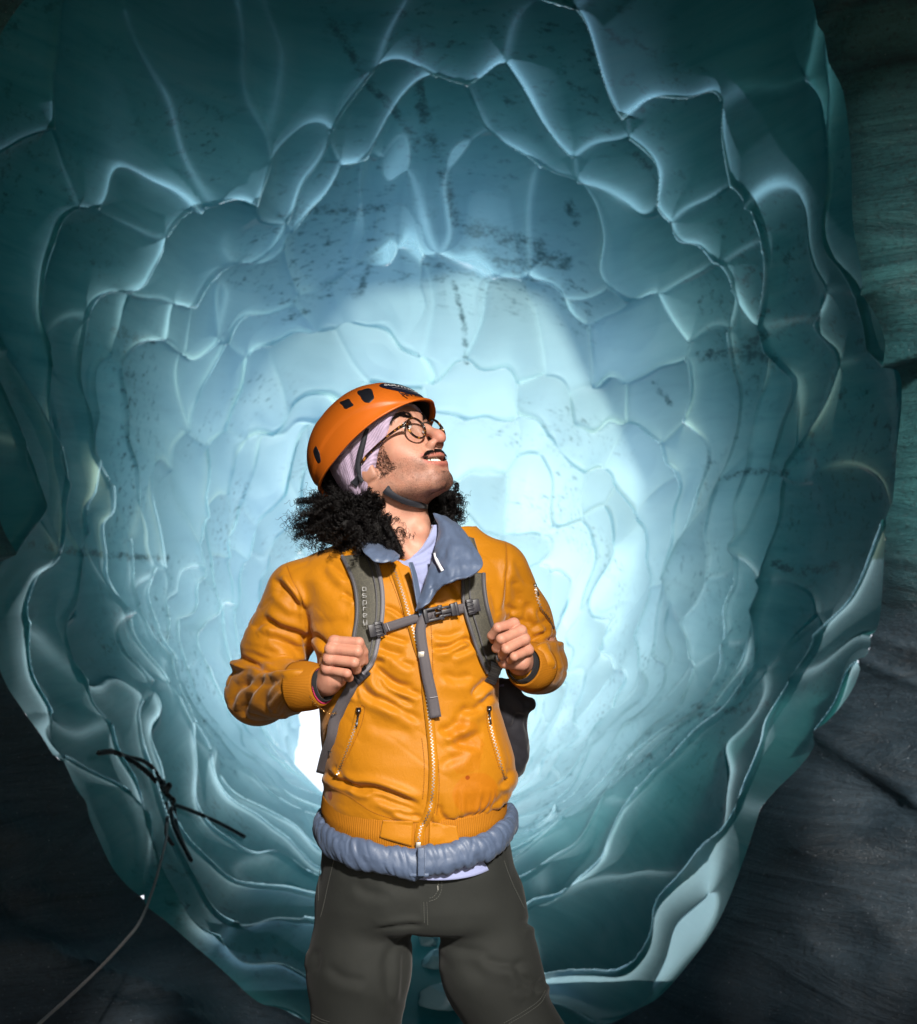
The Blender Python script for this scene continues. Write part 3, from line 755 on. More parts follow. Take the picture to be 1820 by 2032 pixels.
op = smax(op, G[1]-3.47, .01)
d = smax(d, -op, .006)
neck_hole = cap(G, P(822, 1150, .02), P(800, 1020, .03), .074); d = smax(d, -neck_hole, .006)
jv, jf = nets(d, lo, hj, 3)
del G, d, tor, slr, sll, op, PX, PY, neck_hole, hemz
N = vnormals(jv, jf)
def front_line(pts, A, w, s=1): return (pts, A, w, s)
FOLDS = [
 # right sleeve
 (r2((690, 310), (730, 430), (800, 560), (850, 700), (890, 880), (935, 980)), .0035, 5, 1),
 (r2((590, 430), (650, 490), (740, 580), (825, 700)), .010, 9, -1), (r2((600, 520), (700, 600), (790, 680)), .005, 8, 1),
 (r2((500, 740), (620, 825), (780, 880), (870, 930)), .009, 10, -1), (r2((430, 840), (540, 780), (640, 830)), .006, 8, 1), (r2((560, 900), (700, 960), (840, 1060)), .006, 11, 1),
 (r2((850, 860), (870, 1000), (890, 1120)), .006, 9, 1),
 (r2((270, 1050), (400, 1120), (560, 1170), (720, 1150), (900, 1130)), .016, 9, 1), (r2((220, 1190), (340, 1180), (480, 1200), (580, 1180)), .008, 8, -1),
 (r2((300, 1020), (420, 1040), (600, 1110), (760, 1120)), .006, 9, -1), (r2((330, 960), (480, 1000), (640, 1050)), .005, 10, 1),
 (r2((240, 1480), (290, 1350), (390, 1260)), .008, 10, 1), (r2((355, 1560), (375, 1440), (440, 1320), (560, 1210)), .010, 9, 1), (r2((330, 1320), (420, 1240), (500, 1200)), .006, 8, -1),
 (r2((560, 1560), (520, 1450), (560, 1330), (640, 1240)), .006, 10, 1), (r2((720, 1280), (640, 1340), (560, 1440)), .004, 6, 1), (r2((710, 1360), (640, 1440), (600, 1520)), .004, 6, 1),
 (r2((730, 1430), (690, 1500), (660, 1560)), .004, 6, 1), (r2((700, 1230), (620, 1280)), .004, 5, 1), (r2((790, 1520), (740, 1560), (700, 1590)), .004, 6, 1),
 # left breast
 (r2((915, 880), (990, 950), (1035, 1020)), .008, 8, 1), (r2((1150, 540), (1210, 580), (1260, 600)), .004, 6, 1), (r2((1050, 310), (1110, 360), (1200, 440)), .004, 8, 1),
 (r2((960, 330), (1060, 480), (1150, 560), (1240, 700)), .004, 16, 1), (r2((900, 780), (1030, 800), (1200, 760)), .003, 14, 1),
 (r2((1480, 660), (1560, 680), (1650, 745)), .006, 6, 1), (r2((1470, 880), (1600, 920), (1690, 945)), .006, 7, 1), (r2((1440, 990), (1540, 1030), (1660, 1050)), .005, 8, 1),
 (r2((1400, 1120), (1480, 1210), (1610, 1290), (1730, 1310)), .009, 9, 1), (r2((1390, 1190), (1500, 1320), (1640, 1410), (1740, 1450)), .009, 10, 1), (r2((1290, 1250), (1340, 1350), (1480, 1430), (1640, 1500)), .007, 10, 1),
 (r2((1330, 1150), (1420, 1100), (1500, 1120)), .006, 7, -1), (r2((1250, 1300), (1280, 1420)), .005, 7, 1), (r2((1560, 1060), (1660, 1120), (1740, 1150)), .005, 9, 1),
 (r4((600, 130), (740, 220), (890, 310)), .006, 10, 1), (r4((640, 30), (740, 90), (890, 130)), .007, 8, 1), (r4((520, 320), (660, 360), (820, 380)), .003, 14, 1),
 # belly and hem
 (r4((300, 690), (420, 735), (560, 745), (700, 790), (870, 862)), .011, 8, -1), (r4((250, 640), (330, 700), (450, 715)), .008, 7, 1), (r4((430, 720), (470, 760), (560, 775)), .006, 6, 1),
 (r4((560, 800), (700, 850), (850, 900)), .006, 8, 1), (r4((300, 600), (380, 690), (400, 720)), .004, 7, 1), (r4((700, 900), (800, 930), (890, 940)), .005, 6, 1),
 (r4((1000, 350), (1110, 400), (1160, 460), (1280, 470)), .006, 12, 1), (r4((1040, 480), (1150, 440), (1300, 380)), .005, 11, -1), (r4((1010, 620), (1080, 560), (1200, 520)), .004, 12, 1),
 (r4((1130, 960), (1280, 930), (1400, 850), (1460, 760)), .006, 10, 1), (r4((1400, 740), (1450, 700), (1480, 620)), .005, 8, 1), (r4((1000, 860), (1010, 920), (1060, 960)), .005, 8, 1),
 (r4((1000, 960), (1100, 975), (1200, 960)), .005, 7, 1),
 # right breast
 (r3((490, 1165), (630, 1150), (760, 1090), (870, 1115)), .010, 8, 1), (r3((640, 1225), (780, 1165), (860, 1130)), .007, 8, 1), (r3((490, 1040), (620, 1060), (760, 1010)), .005, 9, 1),
 (r3((480, 640), (520, 780), (640, 760)), .004, 8, 1), (r3((720, 880), (735, 900), (715, 930)), .004, 5, 1), (r3((600, 560), (680, 640), (740, 740)), .004, 9, 1),
 (r3((840, 1580), (900, 1500), (985, 1430)), .009, 9, 1), (r3((925, 1650), (960, 1600), (1010, 1560)), .006, 8, 1), (r3((690, 1900), (720, 1750), (830, 1640)), .004, 12, 1), (r3((570, 1380), (700, 1420), (840, 1400)), .005, 12, 1),
 (r3((560, 1900), (680, 1820), (800, 1800)), .005, 12, 1), (r3((940, 620), (1010, 700), (1040, 850), (1040, 920)), .004, 10, 1),
 (r3((740, 1700), (860, 1690), (930, 1620)), .005, 9, 1),
 # left sleeve
 (r3((1130, 250), (1140, 400), (1125, 560), (1100, 800), (1085, 920)), .0035, 5, 1), (r3((1110, 790), (1230, 890), (1330, 1070)), .007, 10, 1), (r3((1140, 850), (1160, 900), (1240, 950)), .006, 8, -1),
 (r3((1180, 540), (1220, 740), (1270, 900)), .005, 12, 1), (r3((1310, 760), (1300, 880), (1340, 980)), .005, 10, 1), (r3((1330, 1000), (1420, 960), (1500, 1000)), .006, 8, 1),
 (r3((1310, 1110), (1400, 1060), (1510, 1010)), .009, 7, 1), (r3((1330, 1150), (1450, 1100), (1610, 1075)), .014, 8, 1), (r3((1450, 1140), (1540, 1190), (1595, 1320)), .007, 9, 1),
 (r3((1490, 1160), (1560, 1320), (1520, 1460)), .006, 8, 1), (r3((1470, 1300), (1500, 1400), (1440, 1500)), .004, 6, 1), (r3((1200, 380), (1260, 520), (1330, 640)), .004, 12, 1), (r3((1400, 820), (1420, 900), (1500, 960)), .005, 8, 1),
]
px, py = to_px(jv)
sx_ = jv[:, 0]; 
disp = creases(jv, N, [(a_, b_*1.0, c_*.80, e_) for a_, b_, c_, e_ in FOLDS])
arm_r = smoothstep(640, 600, px); arm_l = smoothstep(985, 1030, px); arm = np.maximum(arm_r, arm_l)
u_ = jv[:, 0]*.77-jv[:, 2]*.64; v_ = jv[:, 0]*.64+jv[:, 2]*.77
disp += .0019*fbm(v_*18, jv[:, 1]*10, u_*6, 2)*(1-.3*arm)
t1 = jv[:, 0]*.35+jv[:, 2]*.94; t2 = jv[:, 0]*.94-jv[:, 2]*.35
rg = 1-np.abs(fbm(t1*15+3, jv[:, 1]*15, t2*5, 2)); disp -= .0027*arm*(np.clip(rg, 0, 1)**5-.25)
rg = 1-np.abs(fbm(u_*9+1, jv[:, 1]*10, v_*22, 2)); disp -= .0009*(1-arm)*(np.clip(rg, 0, 1)**6-.2)
puck = smoothstep(1560, 1600, py)*smoothstep(1660, 1620, py)*(1-arm); disp += .0016*puck*np.sin(jv[:, 0]*300+7*fbm(jv[:, 0]*22, jv[:, 1]*22, 0*px, 2))*smoothstep(-.4, .5, fbm(jv[:, 0]*14, jv[:, 1]*14, 0*px, 2))
jv = jv+N*disp[:, None]
jv = relax(jv, jf, .25)
jacket = mesh_obj('jacket', jv, jf, SATIN, person)
jacket['label'] = 'orange satin bomber jacket, half unzipped at the throat'
from mathutils.bvhtree import BVHTree
JB = BVHTree.FromPolygons(jv.tolist(), jf.tolist())
CAMP = Vector((0, 0, ZC))
def surf(px, py, off=0.0, default=None, bvh=None):
    t = P(px, py, 0); dr = (Vector(t)-CAMP).normalized()
    hit = (bvh or JB).ray_cast(CAMP, dr)
    if hit[0] is None and bvh is not None: return None
    if hit[0] is None: return np.array(P(px, py, -.10 if default is None else default)) - np.array(dr)*off
    return np.array(hit[0])-np.array(dr)*off
def surf_line(pts, off, n, default=None, smooth=3, bvh=None):
    """a smooth line lying on the jacket"""
    c = catmull(pts, n); v = np.array([surf(a, b, off, default, bvh) for a, b in c])
    y = v[:, 1].copy()
    for _ in range(smooth): y[1:-1] = np.minimum(.25*y[:-2]+.5*y[1:-1]+.25*y[2:], y[1:-1]+.002)
    for i in range(n): v[i] = np.array(P(c[i][0], c[i][1], y[i]-D0))
    return v

# ---- rings of knit: cuffs and hem band
def ring_mesh(name, fn, nu, nv, m, parent, rib_n, thick=.003):
    U = np.linspace(0, 2*np.pi, nu, endpoint=False); Vv = np.linspace(0, 1, nv)
    pts = np.array([[fn(a, t) for t in Vv] for a in U])
    o = mesh_obj(name, pts.reshape(-1, 3), grid_faces(nu, nv, True, False), m, parent)
    at = o.data.attributes.new('rib', 'FLOAT', 'POINT')
    # a rib value that keeps rising round the ring: take it from the angle, the seam lies at the back
    at.data.foreach_set('value', np.repeat(U*rib_n, nv).astype(np.float32))
    md = o.modifiers.new('thickness', 'SOLIDIFY'); md.thickness = thick; md.offset = 0
    return o
def cuff_fn(c0, c1, r0, r1, bulge=.004):
    ax = (c1-c0)/np.linalg.norm(c1-c0); a_ = np.array([0, 0, 1.0]); e1 = a_-a_.dot(ax)*ax; e1 /= np.linalg.norm(e1); e2 = np.cross(ax, e1)
    return lambda a, t: c0+(c1-c0)*t+(np.cos(a)*e1+np.sin(a)*e2)*(r0+(r1-r0)*t+bulge*math.sin(math.pi*t))*(1+.02*math.sin(3*a+5*t))
c0 = CUR+(CUR-(P(512, 1374, .105)))*-.04; ring_mesh('cuff', cuff_fn(CUR-.25*(wr_r-CUR), wr_r+np.array([-.010, .004, -.004]), .0455, .0345), 160, 14, RIB, jacket, 90)
ring_mesh('cuff', cuff_fn(CUL-.25*(wr_l-CUL), wr_l+np.array([.005, .008, -.004]), .0455, .0365), 160, 14, RIB, jacket, 90)
UNDER = cloth('black_knit', (.006, .006, .008), .9)
ring_mesh('undersleeve', cuff_fn(CUR, wr_r+np.array([-.003, -.002, -.002]), .030, .0285), 80, 8, UNDER, person, 60, .002)
ring_mesh('undersleeve', cuff_fn(CUL, wr_l+np.array([.000, .000, -.002]), .031, .029), 80, 8, UNDER, person, 60, .002)
HC = np.array([P(822, 0)[0], 3.50])
def ellring(a, rx, ry, n=2.3):
    c, s = math.cos(a), math.sin(a); k = (abs(c)**n+abs(s)**n)**(-1/n); return c*k*rx, s*k*ry
def hem_fn(a, t):
    rx, ry = np.interp(t, [0, .5, 1], [.173, .177, .171]), np.interp(t, [0, .5, 1], [.142, .146, .140])
    x, y = ellring(a, rx, ry)
    fr = max(0, -math.sin(a)); side = math.cos(a)
    ztop = ZC-(1588-1016)*KX-.026*fr**1.2+.012*side*0+.012*max(0, math.sin(a)); zbot = ztop-.040-.012*fr**2
    z = ztop+.014+(zbot-ztop-.014)*t
    return (HC[0]+x, HC[1]+y, z+.004*math.sin(2*a+1))
hem = ring_mesh('hem_band', hem_fn, 720, 14, RIB, jacket, 260, .004)
# plain satin tabs on the band either side of the zip
HB = BVHTree.FromPolygons([v.co.to_tuple() for v in hem.data.vertices], [p.vertices[:] for p in hem.data.polygons])
def surf2(px, py, off, default=-.14):
    a = surf(px, py, off, default); b = surf(px, py, off, default, HB)
    return a if b is None or a[1] < b[1] else b
def patch(name, left, right, nu, nv, off, m, parent, fn=None, thick=0.0, bulge=0.0, sf=surf2):
    L = catmull(left, nv); Rr = catmull(right, nv); V = []
    for i in range(nu):
        s = i/(nu-1)
        for j in range(nv):
            q = L[j]*(1-s)+Rr[j]*s; V.append(sf(q[0], q[1], off+bulge*4*s*(1-s)))
    V = np.array(V)
    if fn: V = fn(V)
    o = mesh_obj(name, V, grid_faces(nu, nv), m, parent)
    if thick: md = o.modifiers.new('thickness', 'SOLIDIFY'); md.thickness = thick; md.offset = 0
    return o
patch('hem_tab', r4((632, 965), (622, 1010), (612, 1075)), r4((832, 970), (826, 1060), (822, 1135)), 24, 12, .0035, SATIN, jacket, thick=.002, bulge=.002)
patch('hem_tab', r4((940, 975), (938, 1060), (936, 1140)), r4((1120, 1000), (1128, 1050), (1138, 1100)), 24, 12, .0035, SATIN, jacket, thick=.002, bulge=.002)

# ---- zips
def zipper(name, pts, n, w, tape, parent, off=.004, teeth_w=.0042, m=METAL, tape_m=SATIN):
    line = []
    c = catmull(pts, n); line = np.array([surf2(a, b, off) for a, b in c])
    y = line[:, 1].copy()
    for _ in range(4): y[1:-1] = .25*y[:-2]+.5*y[1:-1]+.25*y[2:]
    line = np.array([P(c[i][0], c[i][1], y[i]-D0) for i in range(n)])
    t, nrm, b = frames(line, np.array([0, -1.0, 0]))
    tp = MB(); e = np.array([-tape, tape])
    V = np.stack([line+b*k_ - nrm*.001 for k_ in e], 1).reshape(-1, 3); tp.add(V, grid_faces(n, 2))
    z = tp.build(name, tape_m, parent); md = z.modifiers.new('thickness', 'SOLIDIFY'); md.thickness = .0012
    th_ = MB(); L = np.r_[0, np.cumsum(np.linalg.norm(np.diff(line, axis=0), axis=1))]
    nt_ = int(L[-1]/.0032)
    for i in range(nt_):
        s = (i+.5)*L[-1]/nt_; p_ = np.array([np.interp(s, L, line[:, k]) for k in range(3)]); j = min(int(np.searchsorted(L, s)), n-1)
        sg = 1 if i % 2 else -1
        th_.box(p_+b[j]*sg*.0011, (w, .0010, .0011), (b[j], t[j], nrm[j]))
    th_.build('zip_teeth', m, z, smooth=False)
    return z, line, t, nrm, b
ZP = r2((1552, 296), (1600, 430), (1650, 580), (1690, 720), (1730, 860), (1765, 990))+r4((905, -60), (925, 150), (945, 330), (962, 500), (968, 640), (960, 790), (940, 900), (912, 965), (885, 1010), (872, 1075), (868, 1135))
zip_o, zl3, zt, zn, zb = zipper('zipper', ZP, 140, .0015, .0085, jacket)
pl = MB(); pp = r2((1790, 1050), (1812, 1170)); a3 = surf2(*pp[0], .010); b3 = surf2(*pp[1], .009)
pl.tube([a3, (a3+b3)/2, b3], [.0035, .003, .0032], 8, flat=.5); pl.box(a3, (.006, .004, .006)); pl.build('zip_pull', METAL, zip_o, bevel=.001)
eb = MB(); e3 = surf2(*r4((867, 1130))[0], .006); eb.box(e3, (.005, .003, .007)); eb.build('zip_stop', METAL, zip_o, bevel=.001)
for pts, pull in ((r4((478, 215), (462, 300), (420, 430), (370, 560), (330, 665)), r4((472, 245), (458, 340))), (r4((1335, 205), (1340, 300), (1365, 420), (1400, 540), (1436, 690)), r4((1336, 235), (1348, 325)))):
    z_, l_, t_, n_, b_ = zipper('pocket_zip', pts, 40, .0014, .0065, jacket, .003)
    q_ = MB(); a3 = surf2(*pull[0], .009); b3 = surf2(*pull[1], .008); q_.tube([a3, a3*.6+b3*.4, b3], [.0045, .0028, .0032], 8, flat=.6); q_.tube([a3+[0, 0, .008], a3], [.0045, .005], 8); q_.build('zip_pull', DARKM, z_)
z_, l_, t_, n_, b_ = zipper('sleeve_zip', r3((1372, 640), (1395, 740), (1430, 830), (1490, 910), (1530, 990)), 30, .0018, .004, jacket, .004)
q_ = MB(); a3 = surf2(*r3((1372, 630))[0], .007); b3 = surf2(*r3((1402, 712))[0], .012); q_.tube([a3, b3], [.003, .002], 8); q_.tube([a3+[-.002, 0, .004], a3], [.004, .004], 8); q_.build('zip_pull', METAL, z_)

# ---- quilted inner jacket: hem roll below the band and the collar turned out over the straps
def puff_fn(a, t):
    fr = max(0, -math.sin(a)); th_ = t*2*math.pi
    rx, ry = .183, .157
    x, y = ellring(a, rx, ry)
    zc = ZC-(1630-1016)*KX-.046*fr**1.5+.004*math.cos(a)-.008*math.exp(-((a-1.5*math.pi)/.09)**2)
    rr = .0195+.003*fr
    A_ = np.array([a*5.0+t*1.6]); q = float(fbm(A_*1.7, np.array([t*2.2+a*1.5]), np.array([3.3]), 3)[0])
    fold = max(0.0, 1-abs(float(fbm(A_*2.3+7, np.array([t*1.3-a*2.2]), np.array([1.1]), 2)[0])))**6
    rad = rr+.0030*q-.0034*fold
    cx_, sy_ = rad*.72*math.cos(th_), rad*1.28*math.sin(th_)
    L = math.hypot(x, y); return (HC[0]+.003+x*(1+cx_/L), HC[1]+y*(1+cx_/L), zc+sy_)
nu, nv = 520, 32
U = np.linspace(0, 2*np.pi, nu, endpoint=False); T = np.linspace(0, 1, nv, endpoint=False)
pv = np.array([[puff_fn(a, t) for t in T] for a in U])
inner = mesh_obj('inner_jacket', pv.reshape(-1, 3), grid_faces(nu, nv, True, True)[:, ::-1], PUFF, person)
inner['label'] = 'blue quilted inner jacket showing below the orange hem and at the collar'
pk = MB(); f0 = np.array(P(*r4((885, 1150))[0], -.185)); f1 = np.array(P(*r4((887, 1325))[0], -.176))
pk.box((f0+f1)/2+[0, .006, 0], (.0065, .010, .026)); pk.box(f1+[-.004, .012, -.001], (.018, .008, .0035)); pk.build('zip_flap', PUFF, inner, bevel=.002)
def wrinkle(V, A=.0025, s=60):
    return V+np.stack([0*V[:, 0], -A*fbm(V[:, 0]*s, V[:, 2]*s*.6, V[:, 1]*20, 3), A*.5*fbm(V[:, 0]*s+9, V[:, 2]*s, V[:, 1]*20, 2)], 1)
def sheet(name, left, right, dl, dr_, nu, nv, m, parent, bulge=0.0, thick=.004, wr=.0025, ws=60):
    """cloth between two edges: photograph positions and depths (metres from the person's plane) along each"""
    tl = np.linspace(0, 1, len(dl)); tr_ = np.linspace(0, 1, len(dr_)); tt = np.linspace(0, 1, nv)
    L = catmull(left, nv); Rr = catmull(right, nv); yl = np.interp(tt, tl, dl); yr = np.interp(tt, tr_, dr_); V = []
    for i in range(nu):
        s = i/(nu-1)
        for j in range(nv):
            q = L[j]*(1-s)+Rr[j]*s; V.append(P(q[0], q[1], yl[j]*(1-s)+yr[j]*s-bulge*4*s*(1-s)*math.sin(math.pi*min(1, .15+tt[j]))))
    V = wrinkle(np.array(V), wr, ws)
    o = mesh_obj(name, V, grid_faces(nu, nv), m, parent)
    md = o.modifiers.new('thickness', 'SOLIDIFY'); md.thickness = thick; md.offset = 0
    sb = o.modifiers.new('round', 'SUBSURF'); sb.levels = 1; sb.render_levels = 1
    return o
col_r = sheet('collar', r3((500, 5), (548, 140), (520, 290), (470, 470), (425, 620), (385, 740), (350, 862)), r3((600, 30), (730, 130), (830, 270), (925, 450), (800, 548), (600, 590), (450, 800)),
      [-.020, -.052, -.085, -.110, -.122, -.130, -.140], [.0, -.03, -.075, -.135, -.160, -.155, -.146], 44, 64, PUFF, inner, .024, .005, .0050, 48)
st = r3((508, 325), (530, 410), (580, 500))
def strip(name, pts, w, off_, m, parent, bvh):
    c = catmull(pts, 16); v = [surf(a, b, off_, None, bvh) for a, b in c]; v = np.array([q for q in v if q is not None]); t, nn, b = frames(v, np.array([0, -1.0, 0]))
    V = np.stack([v-b*w, v+b*w], 1).reshape(-1, 3); o = mesh_obj(name, V, grid_faces(len(v), 2), m, parent)
    md = o.modifiers.new('thickness', 'SOLIDIFY'); md.thickness = .001; return o
CB = BVHTree.FromPolygons([v.co.to_tuple() for v in col_r.data.vertices], [p.vertices[:] for p in col_r.data.polygons])
strip('ribbon_edge', st, .0068, .0035, mat('navy_tape', (.008, .008, .03), .7), col_r, CB)
strip('ribbon', st, .0028, .0048, mat('white_tape', (.75, .75, .8), .7), col_r, CB)
sheet('collar', r2((1300, 150), (1330, 230), (1400, 290), (1480, 305), (1560, 290), (1610, 262)), r2((1400, 100), (1470, 150), (1520, 190), (1560, 215), (1590, 240), (1618, 258)),
      [-.06, -.115, -.130, -.132, -.128, -.118], [.0, -.04, -.07, -.085, -.095, -.105], 26, 40, PUFF, inner, .018, .006, .0036, 55)
sheet('placket', r2((1690, 300), (1720, 440), (1755, 650), (1775, 740)), r2((1720, 300), (1760, 430), (1790, 600), (1800, 720)), [-.118, -.124, -.128, -.132], [-.104, -.112, -.118, -.125], 8, 24, PUFF, inner, 0, .003, .001)

# ---- T-shirt
ht = .0024
lo = (P(690, 0)[0], 3.33, P(0, 1290)[2]); hi = (P(960, 0)[0], 3.66, P(0, 1040)[2])
G = grid3(lo, hi, ht)
d = torso_sdf(G, TOR, 2.4, -.020)
d = smin(d, cap(G, P(770, 1112, .03), P(640, 1160, .04), .034, .034), .03); d = smin(d, cap(G, P(880, 1095, .03), P(960, 1125, .04), .034, .034), .03)
d = smin(d, cap(G, P(818, 1130, .012), P(824, 1080, .012), .080, .072), .03)
k = G[1]*TV/1016.0; PX = 910+G[0]/k; PY = 1016-(G[2]-ZC)/k
nl = poly_sdf(PX, PY, [(700, 1000), (720, 1080), (775, 1100), (803, 1114), (830, 1094), (850, 1066), (864, 1030), (960, 1000)])*KX
d = smax(d, -smax(nl, G[1]-3.52, .01), .003)
tv, tf = nets(d, lo, ht, 2); N = vnormals(tv, tf)
tl = [(r3((250, 400), (350, 380), (480, 300), (545, 200)), .004, 4, 1), (r3((300, 420), (400, 400), (490, 340)), .004, 4, 1), (r3((330, 460), (420, 440), (480, 400)), .003, 4, 1), (r3((320, 560), (390, 620), (410, 680)), .003, 5, 1)]
tv = tv+N*(creases(tv, N, tl)+.0012*fbm(tv[:, 0]*60, tv[:, 1]*60, tv[:, 2]*60, 2))[:, None]
tee = mesh_obj('t_shirt', tv, tf, TEE, person)
def tail_fn(a, t):
    x, y = ellring(a, .170, .140); fr = max(0, -math.sin(a)); rt = max(0, math.cos(a-5.35))**3
    z = ZC-(1670-1016)*KX-.034*fr**1.3-.016*rt*t; return (HC[0]+.004+x*(1+.03*rt*t), HC[1]+y*(1+.05*t), z-.012*t+.012)
ring_mesh('shirt_tail', tail_fn, 200, 8, TEE, tee, 1, .003)
# ---- trousers and boots
lo = (P(560, 0)[0], 3.28, .05); hi = (P(1190, 0)[0], 3.75, P(0, 1640)[2])
ht = .0048
G = grid3(lo, hi, ht)
pelvis = torso_sdf(G, [(1560, 660, 985, .120, 3.5), (1660, 640, 1010, .128, 3.50), (1720, 636, 1022, .132, 3.50), (1790, 632, 1032, .132, 3.505), (1850, 645, 1036, .12, 3.51), (1900, 690, 1010, .06, 3.52)], 2.6)
pelvis = smax(pelvis, P(0, 1838)[2]-G[2], .03)
fR = np.array([-.20, 3.50, .09]); fL = np.array([.27, 3.52, .09])
kR = np.array([-.200, 3.475, .50]); kL = np.array([.135, 3.47, .50])
hipR, hipL = P(727, 1790, .0), P(952, 1790, .0)
midR, midL = P(713, 1930, -.01), P(975, 1930, -.01)
lr = chain(G, [hipR, midR, kR, np.array([-.20, 3.52, .28]), fR], [.097, .089, .084, .076, .070], .05)
ll = chain(G, [hipL, midL, kL, np.array([.205, 3.53, .28]), fL], [.088, .084, .085, .078, .072], .05)
d = smin(pelvis, smin(lr, ll, .006), .016)
v, f_ = nets(d, lo, ht, 3); N = vnormals(v, f_)
TF = [(r5((905, 765), (780, 762), (600, 790)), .0045, 5, 1), (r5((860, 800), (720, 900), (640, 1050)), .003, 9, 1), (r5((700, 950), (690, 1100), (720, 1300)), .004, 9, 1), (r5((960, 840), (1120, 900), (1300, 930)), .004, 9, 1), (r5((1250, 960), (1400, 1000), (1560, 980)), .004, 9, 1), (r5((300, 1000), (420, 1080), (560, 1100)), .004, 10, 1), (r5((480, 500), (560, 560), (700, 580)), .003, 10, 1), (r5((870, 840), (800, 850), (745, 885)), .003, 5, 1), (r5((900, 480), (905, 620), (925, 740)), .0015, 3, 1), (r5((1000, 900), (1080, 1040)), .002, 8, 1),
      (r5((1480, 760), (1560, 740), (1590, 700)), .006, 7, 1), (r5((1450, 980), (1500, 1080), (1590, 1110)), .006, 9, 1), (r5((1560, 1160), (1600, 1120), (1640, 1090)), .008, 7, 1), (r5((1470, 1130), (1540, 1180)), .004, 8, 1),
      (r5((800, 900), (790, 1050), (780, 1250)), .005, 9, 1), (r5((560, 950), (640, 1020), (700, 1200)), .003, 18, 1), (r5((1120, 900), (1200, 1010), (1300, 1080)), .003, 18, 1), (r5((260, 290), (240, 380), (265, 460)), .008, 5, 1), (r5((240, 900), (250, 980), (235, 1050)), .006, 9, 1),
      (r5((640, 480), (760, 520), (860, 500)), .003, 14, 1)]
disp = creases(v, N, TF)+.0030*fbm(v[:, 0]*9, v[:, 1]*9, v[:, 2]*7, 3)
low = smoothstep(.45, .15, v[:, 2]); disp += .006*low*fbm(v[:, 0]*8, v[:, 1]*8, v[:, 2]*26, 2)
v = v+N*disp[:, None]
trousers = mesh_obj('trousers', v, f_, TROU, person)
TB = BVHTree.FromPolygons(v.tolist(), f_.tolist())
STITCH = mat('pale_thread', (.10, .105, .095), .8)
def stitches(name, pts, parent, bvh, m=STITCH, step=.0046, ln=.0031, w=.0006, off=.0012):
    c = catmull(pts, 160); v = [surf(a, b, off, None, bvh) for a, b in c]; v = np.array([q for q in v if q is not None])
    if len(v) < 3: return
    L = np.r_[0, np.cumsum(np.linalg.norm(np.diff(v, axis=0), axis=1))]; mb = MB()
    for i in range(int(L[-1]/step)):
        a, b = [np.array([np.interp(s, L, v[:, k]) for k in range(3)]) for s in (i*step, i*step+ln)]
        mb.tube([a, b], w, 4)
    if mb.v: return mb.build(name, m, parent)
for pts in (r5((990, 460), (990, 540), (965, 585), (925, 600)), r5((1010, 450), (1012, 540), (985, 595), (925, 620)), r5((903, 620), (908, 760)), r5((922, 620), (928, 770)),
            r5((372, 310), (330, 480), (290, 660), (272, 720)), r5((300, 270), (270, 450), (262, 620)), r5((1392, 370), (1440, 500), (1520, 665)), r5((1440, 300), (1490, 470), (1530, 650)),
            r5((222, 1300), (280, 1330), (340, 1350)), r5((222, 1318), (280, 1348), (330, 1358)), r5((1390, 1355), (1500, 1290), (1600, 1220), (1645, 1150)), r5((1420, 1358), (1520, 1300), (1610, 1235), (1650, 1170))):
    stitches('stitching', pts, trousers, TB)
bt_ = stitches('bartack', r5((988, 520), (990, 555)), trousers, TB, mat('grey_thread', (.3, .3, .28), .8), .0022, .002, .0012)
BOOT = mat('boot_leather', (.02, .018, .016), .6)
for c_, yaw in ((fR, .12), (fL, -.18)):
    mb = MB(); sec = []
    for t in np.linspace(0, 1, 14):
        yy = .09-.30*t; w_ = .042+.010*math.sin(math.pi*t)-.012*t**4; hgt = .13-.075*smoothstep(.25, .7, t)-.02*t**6
        ring_ = [(w_*math.cos(a)*(1 if t < .95 else .7), yy, hgt*.5+hgt*.5*math.sin(a)) for a in np.linspace(0, 2*np.pi, 18, endpoint=False)]; sec.append(ring_)
    V = np.array(sec); x_, y_ = V[..., 0].copy(), V[..., 1].copy()
    V[..., 0] = c_[0]+x_*math.cos(yaw)-y_*math.sin(yaw)*-1; V[..., 1] = c_[1]+y_*math.cos(yaw)+x_*math.sin(yaw)
    F = [list(q) for q in grid_faces(14, 18, False, True)]+[list(range(18)), list(range(13*18, 14*18))[::-1]]
    mb.add(V.reshape(-1, 3), F); mb.build('boot', BOOT, person)

THREAD = mat('orange_thread', (.30, .095, .004), .7)
for pts in (r2((705, 330), (745, 440), (815, 570), (862, 705), (902, 885)), r2((1525, 400), (1590, 560), (1640, 720), (1680, 860)), r2((1700, 330), (1735, 480), (1755, 640)), r4((890, 420), (905, 560), (905, 700), (895, 830)),
            r4((998, 560), (1005, 700), (1000, 830), (985, 940)), r4((985, 560), (990, 700), (985, 830), (970, 930)), r3((1120, 260), (1130, 400), (1115, 560), (1090, 800)), r4((490, 200), (512, 220), (490, 330), (430, 470), (360, 620)),
            r4((1322, 210), (1322, 320), (1350, 440), (1410, 640)), r4((262, 735), (400, 800), (560, 905), (720, 960)), r3((480, 950), (490, 1150), (500, 1400))):
    stitches('seam_stitching', pts, jacket, JB, THREAD, .0042, .0026, .0006, .001)
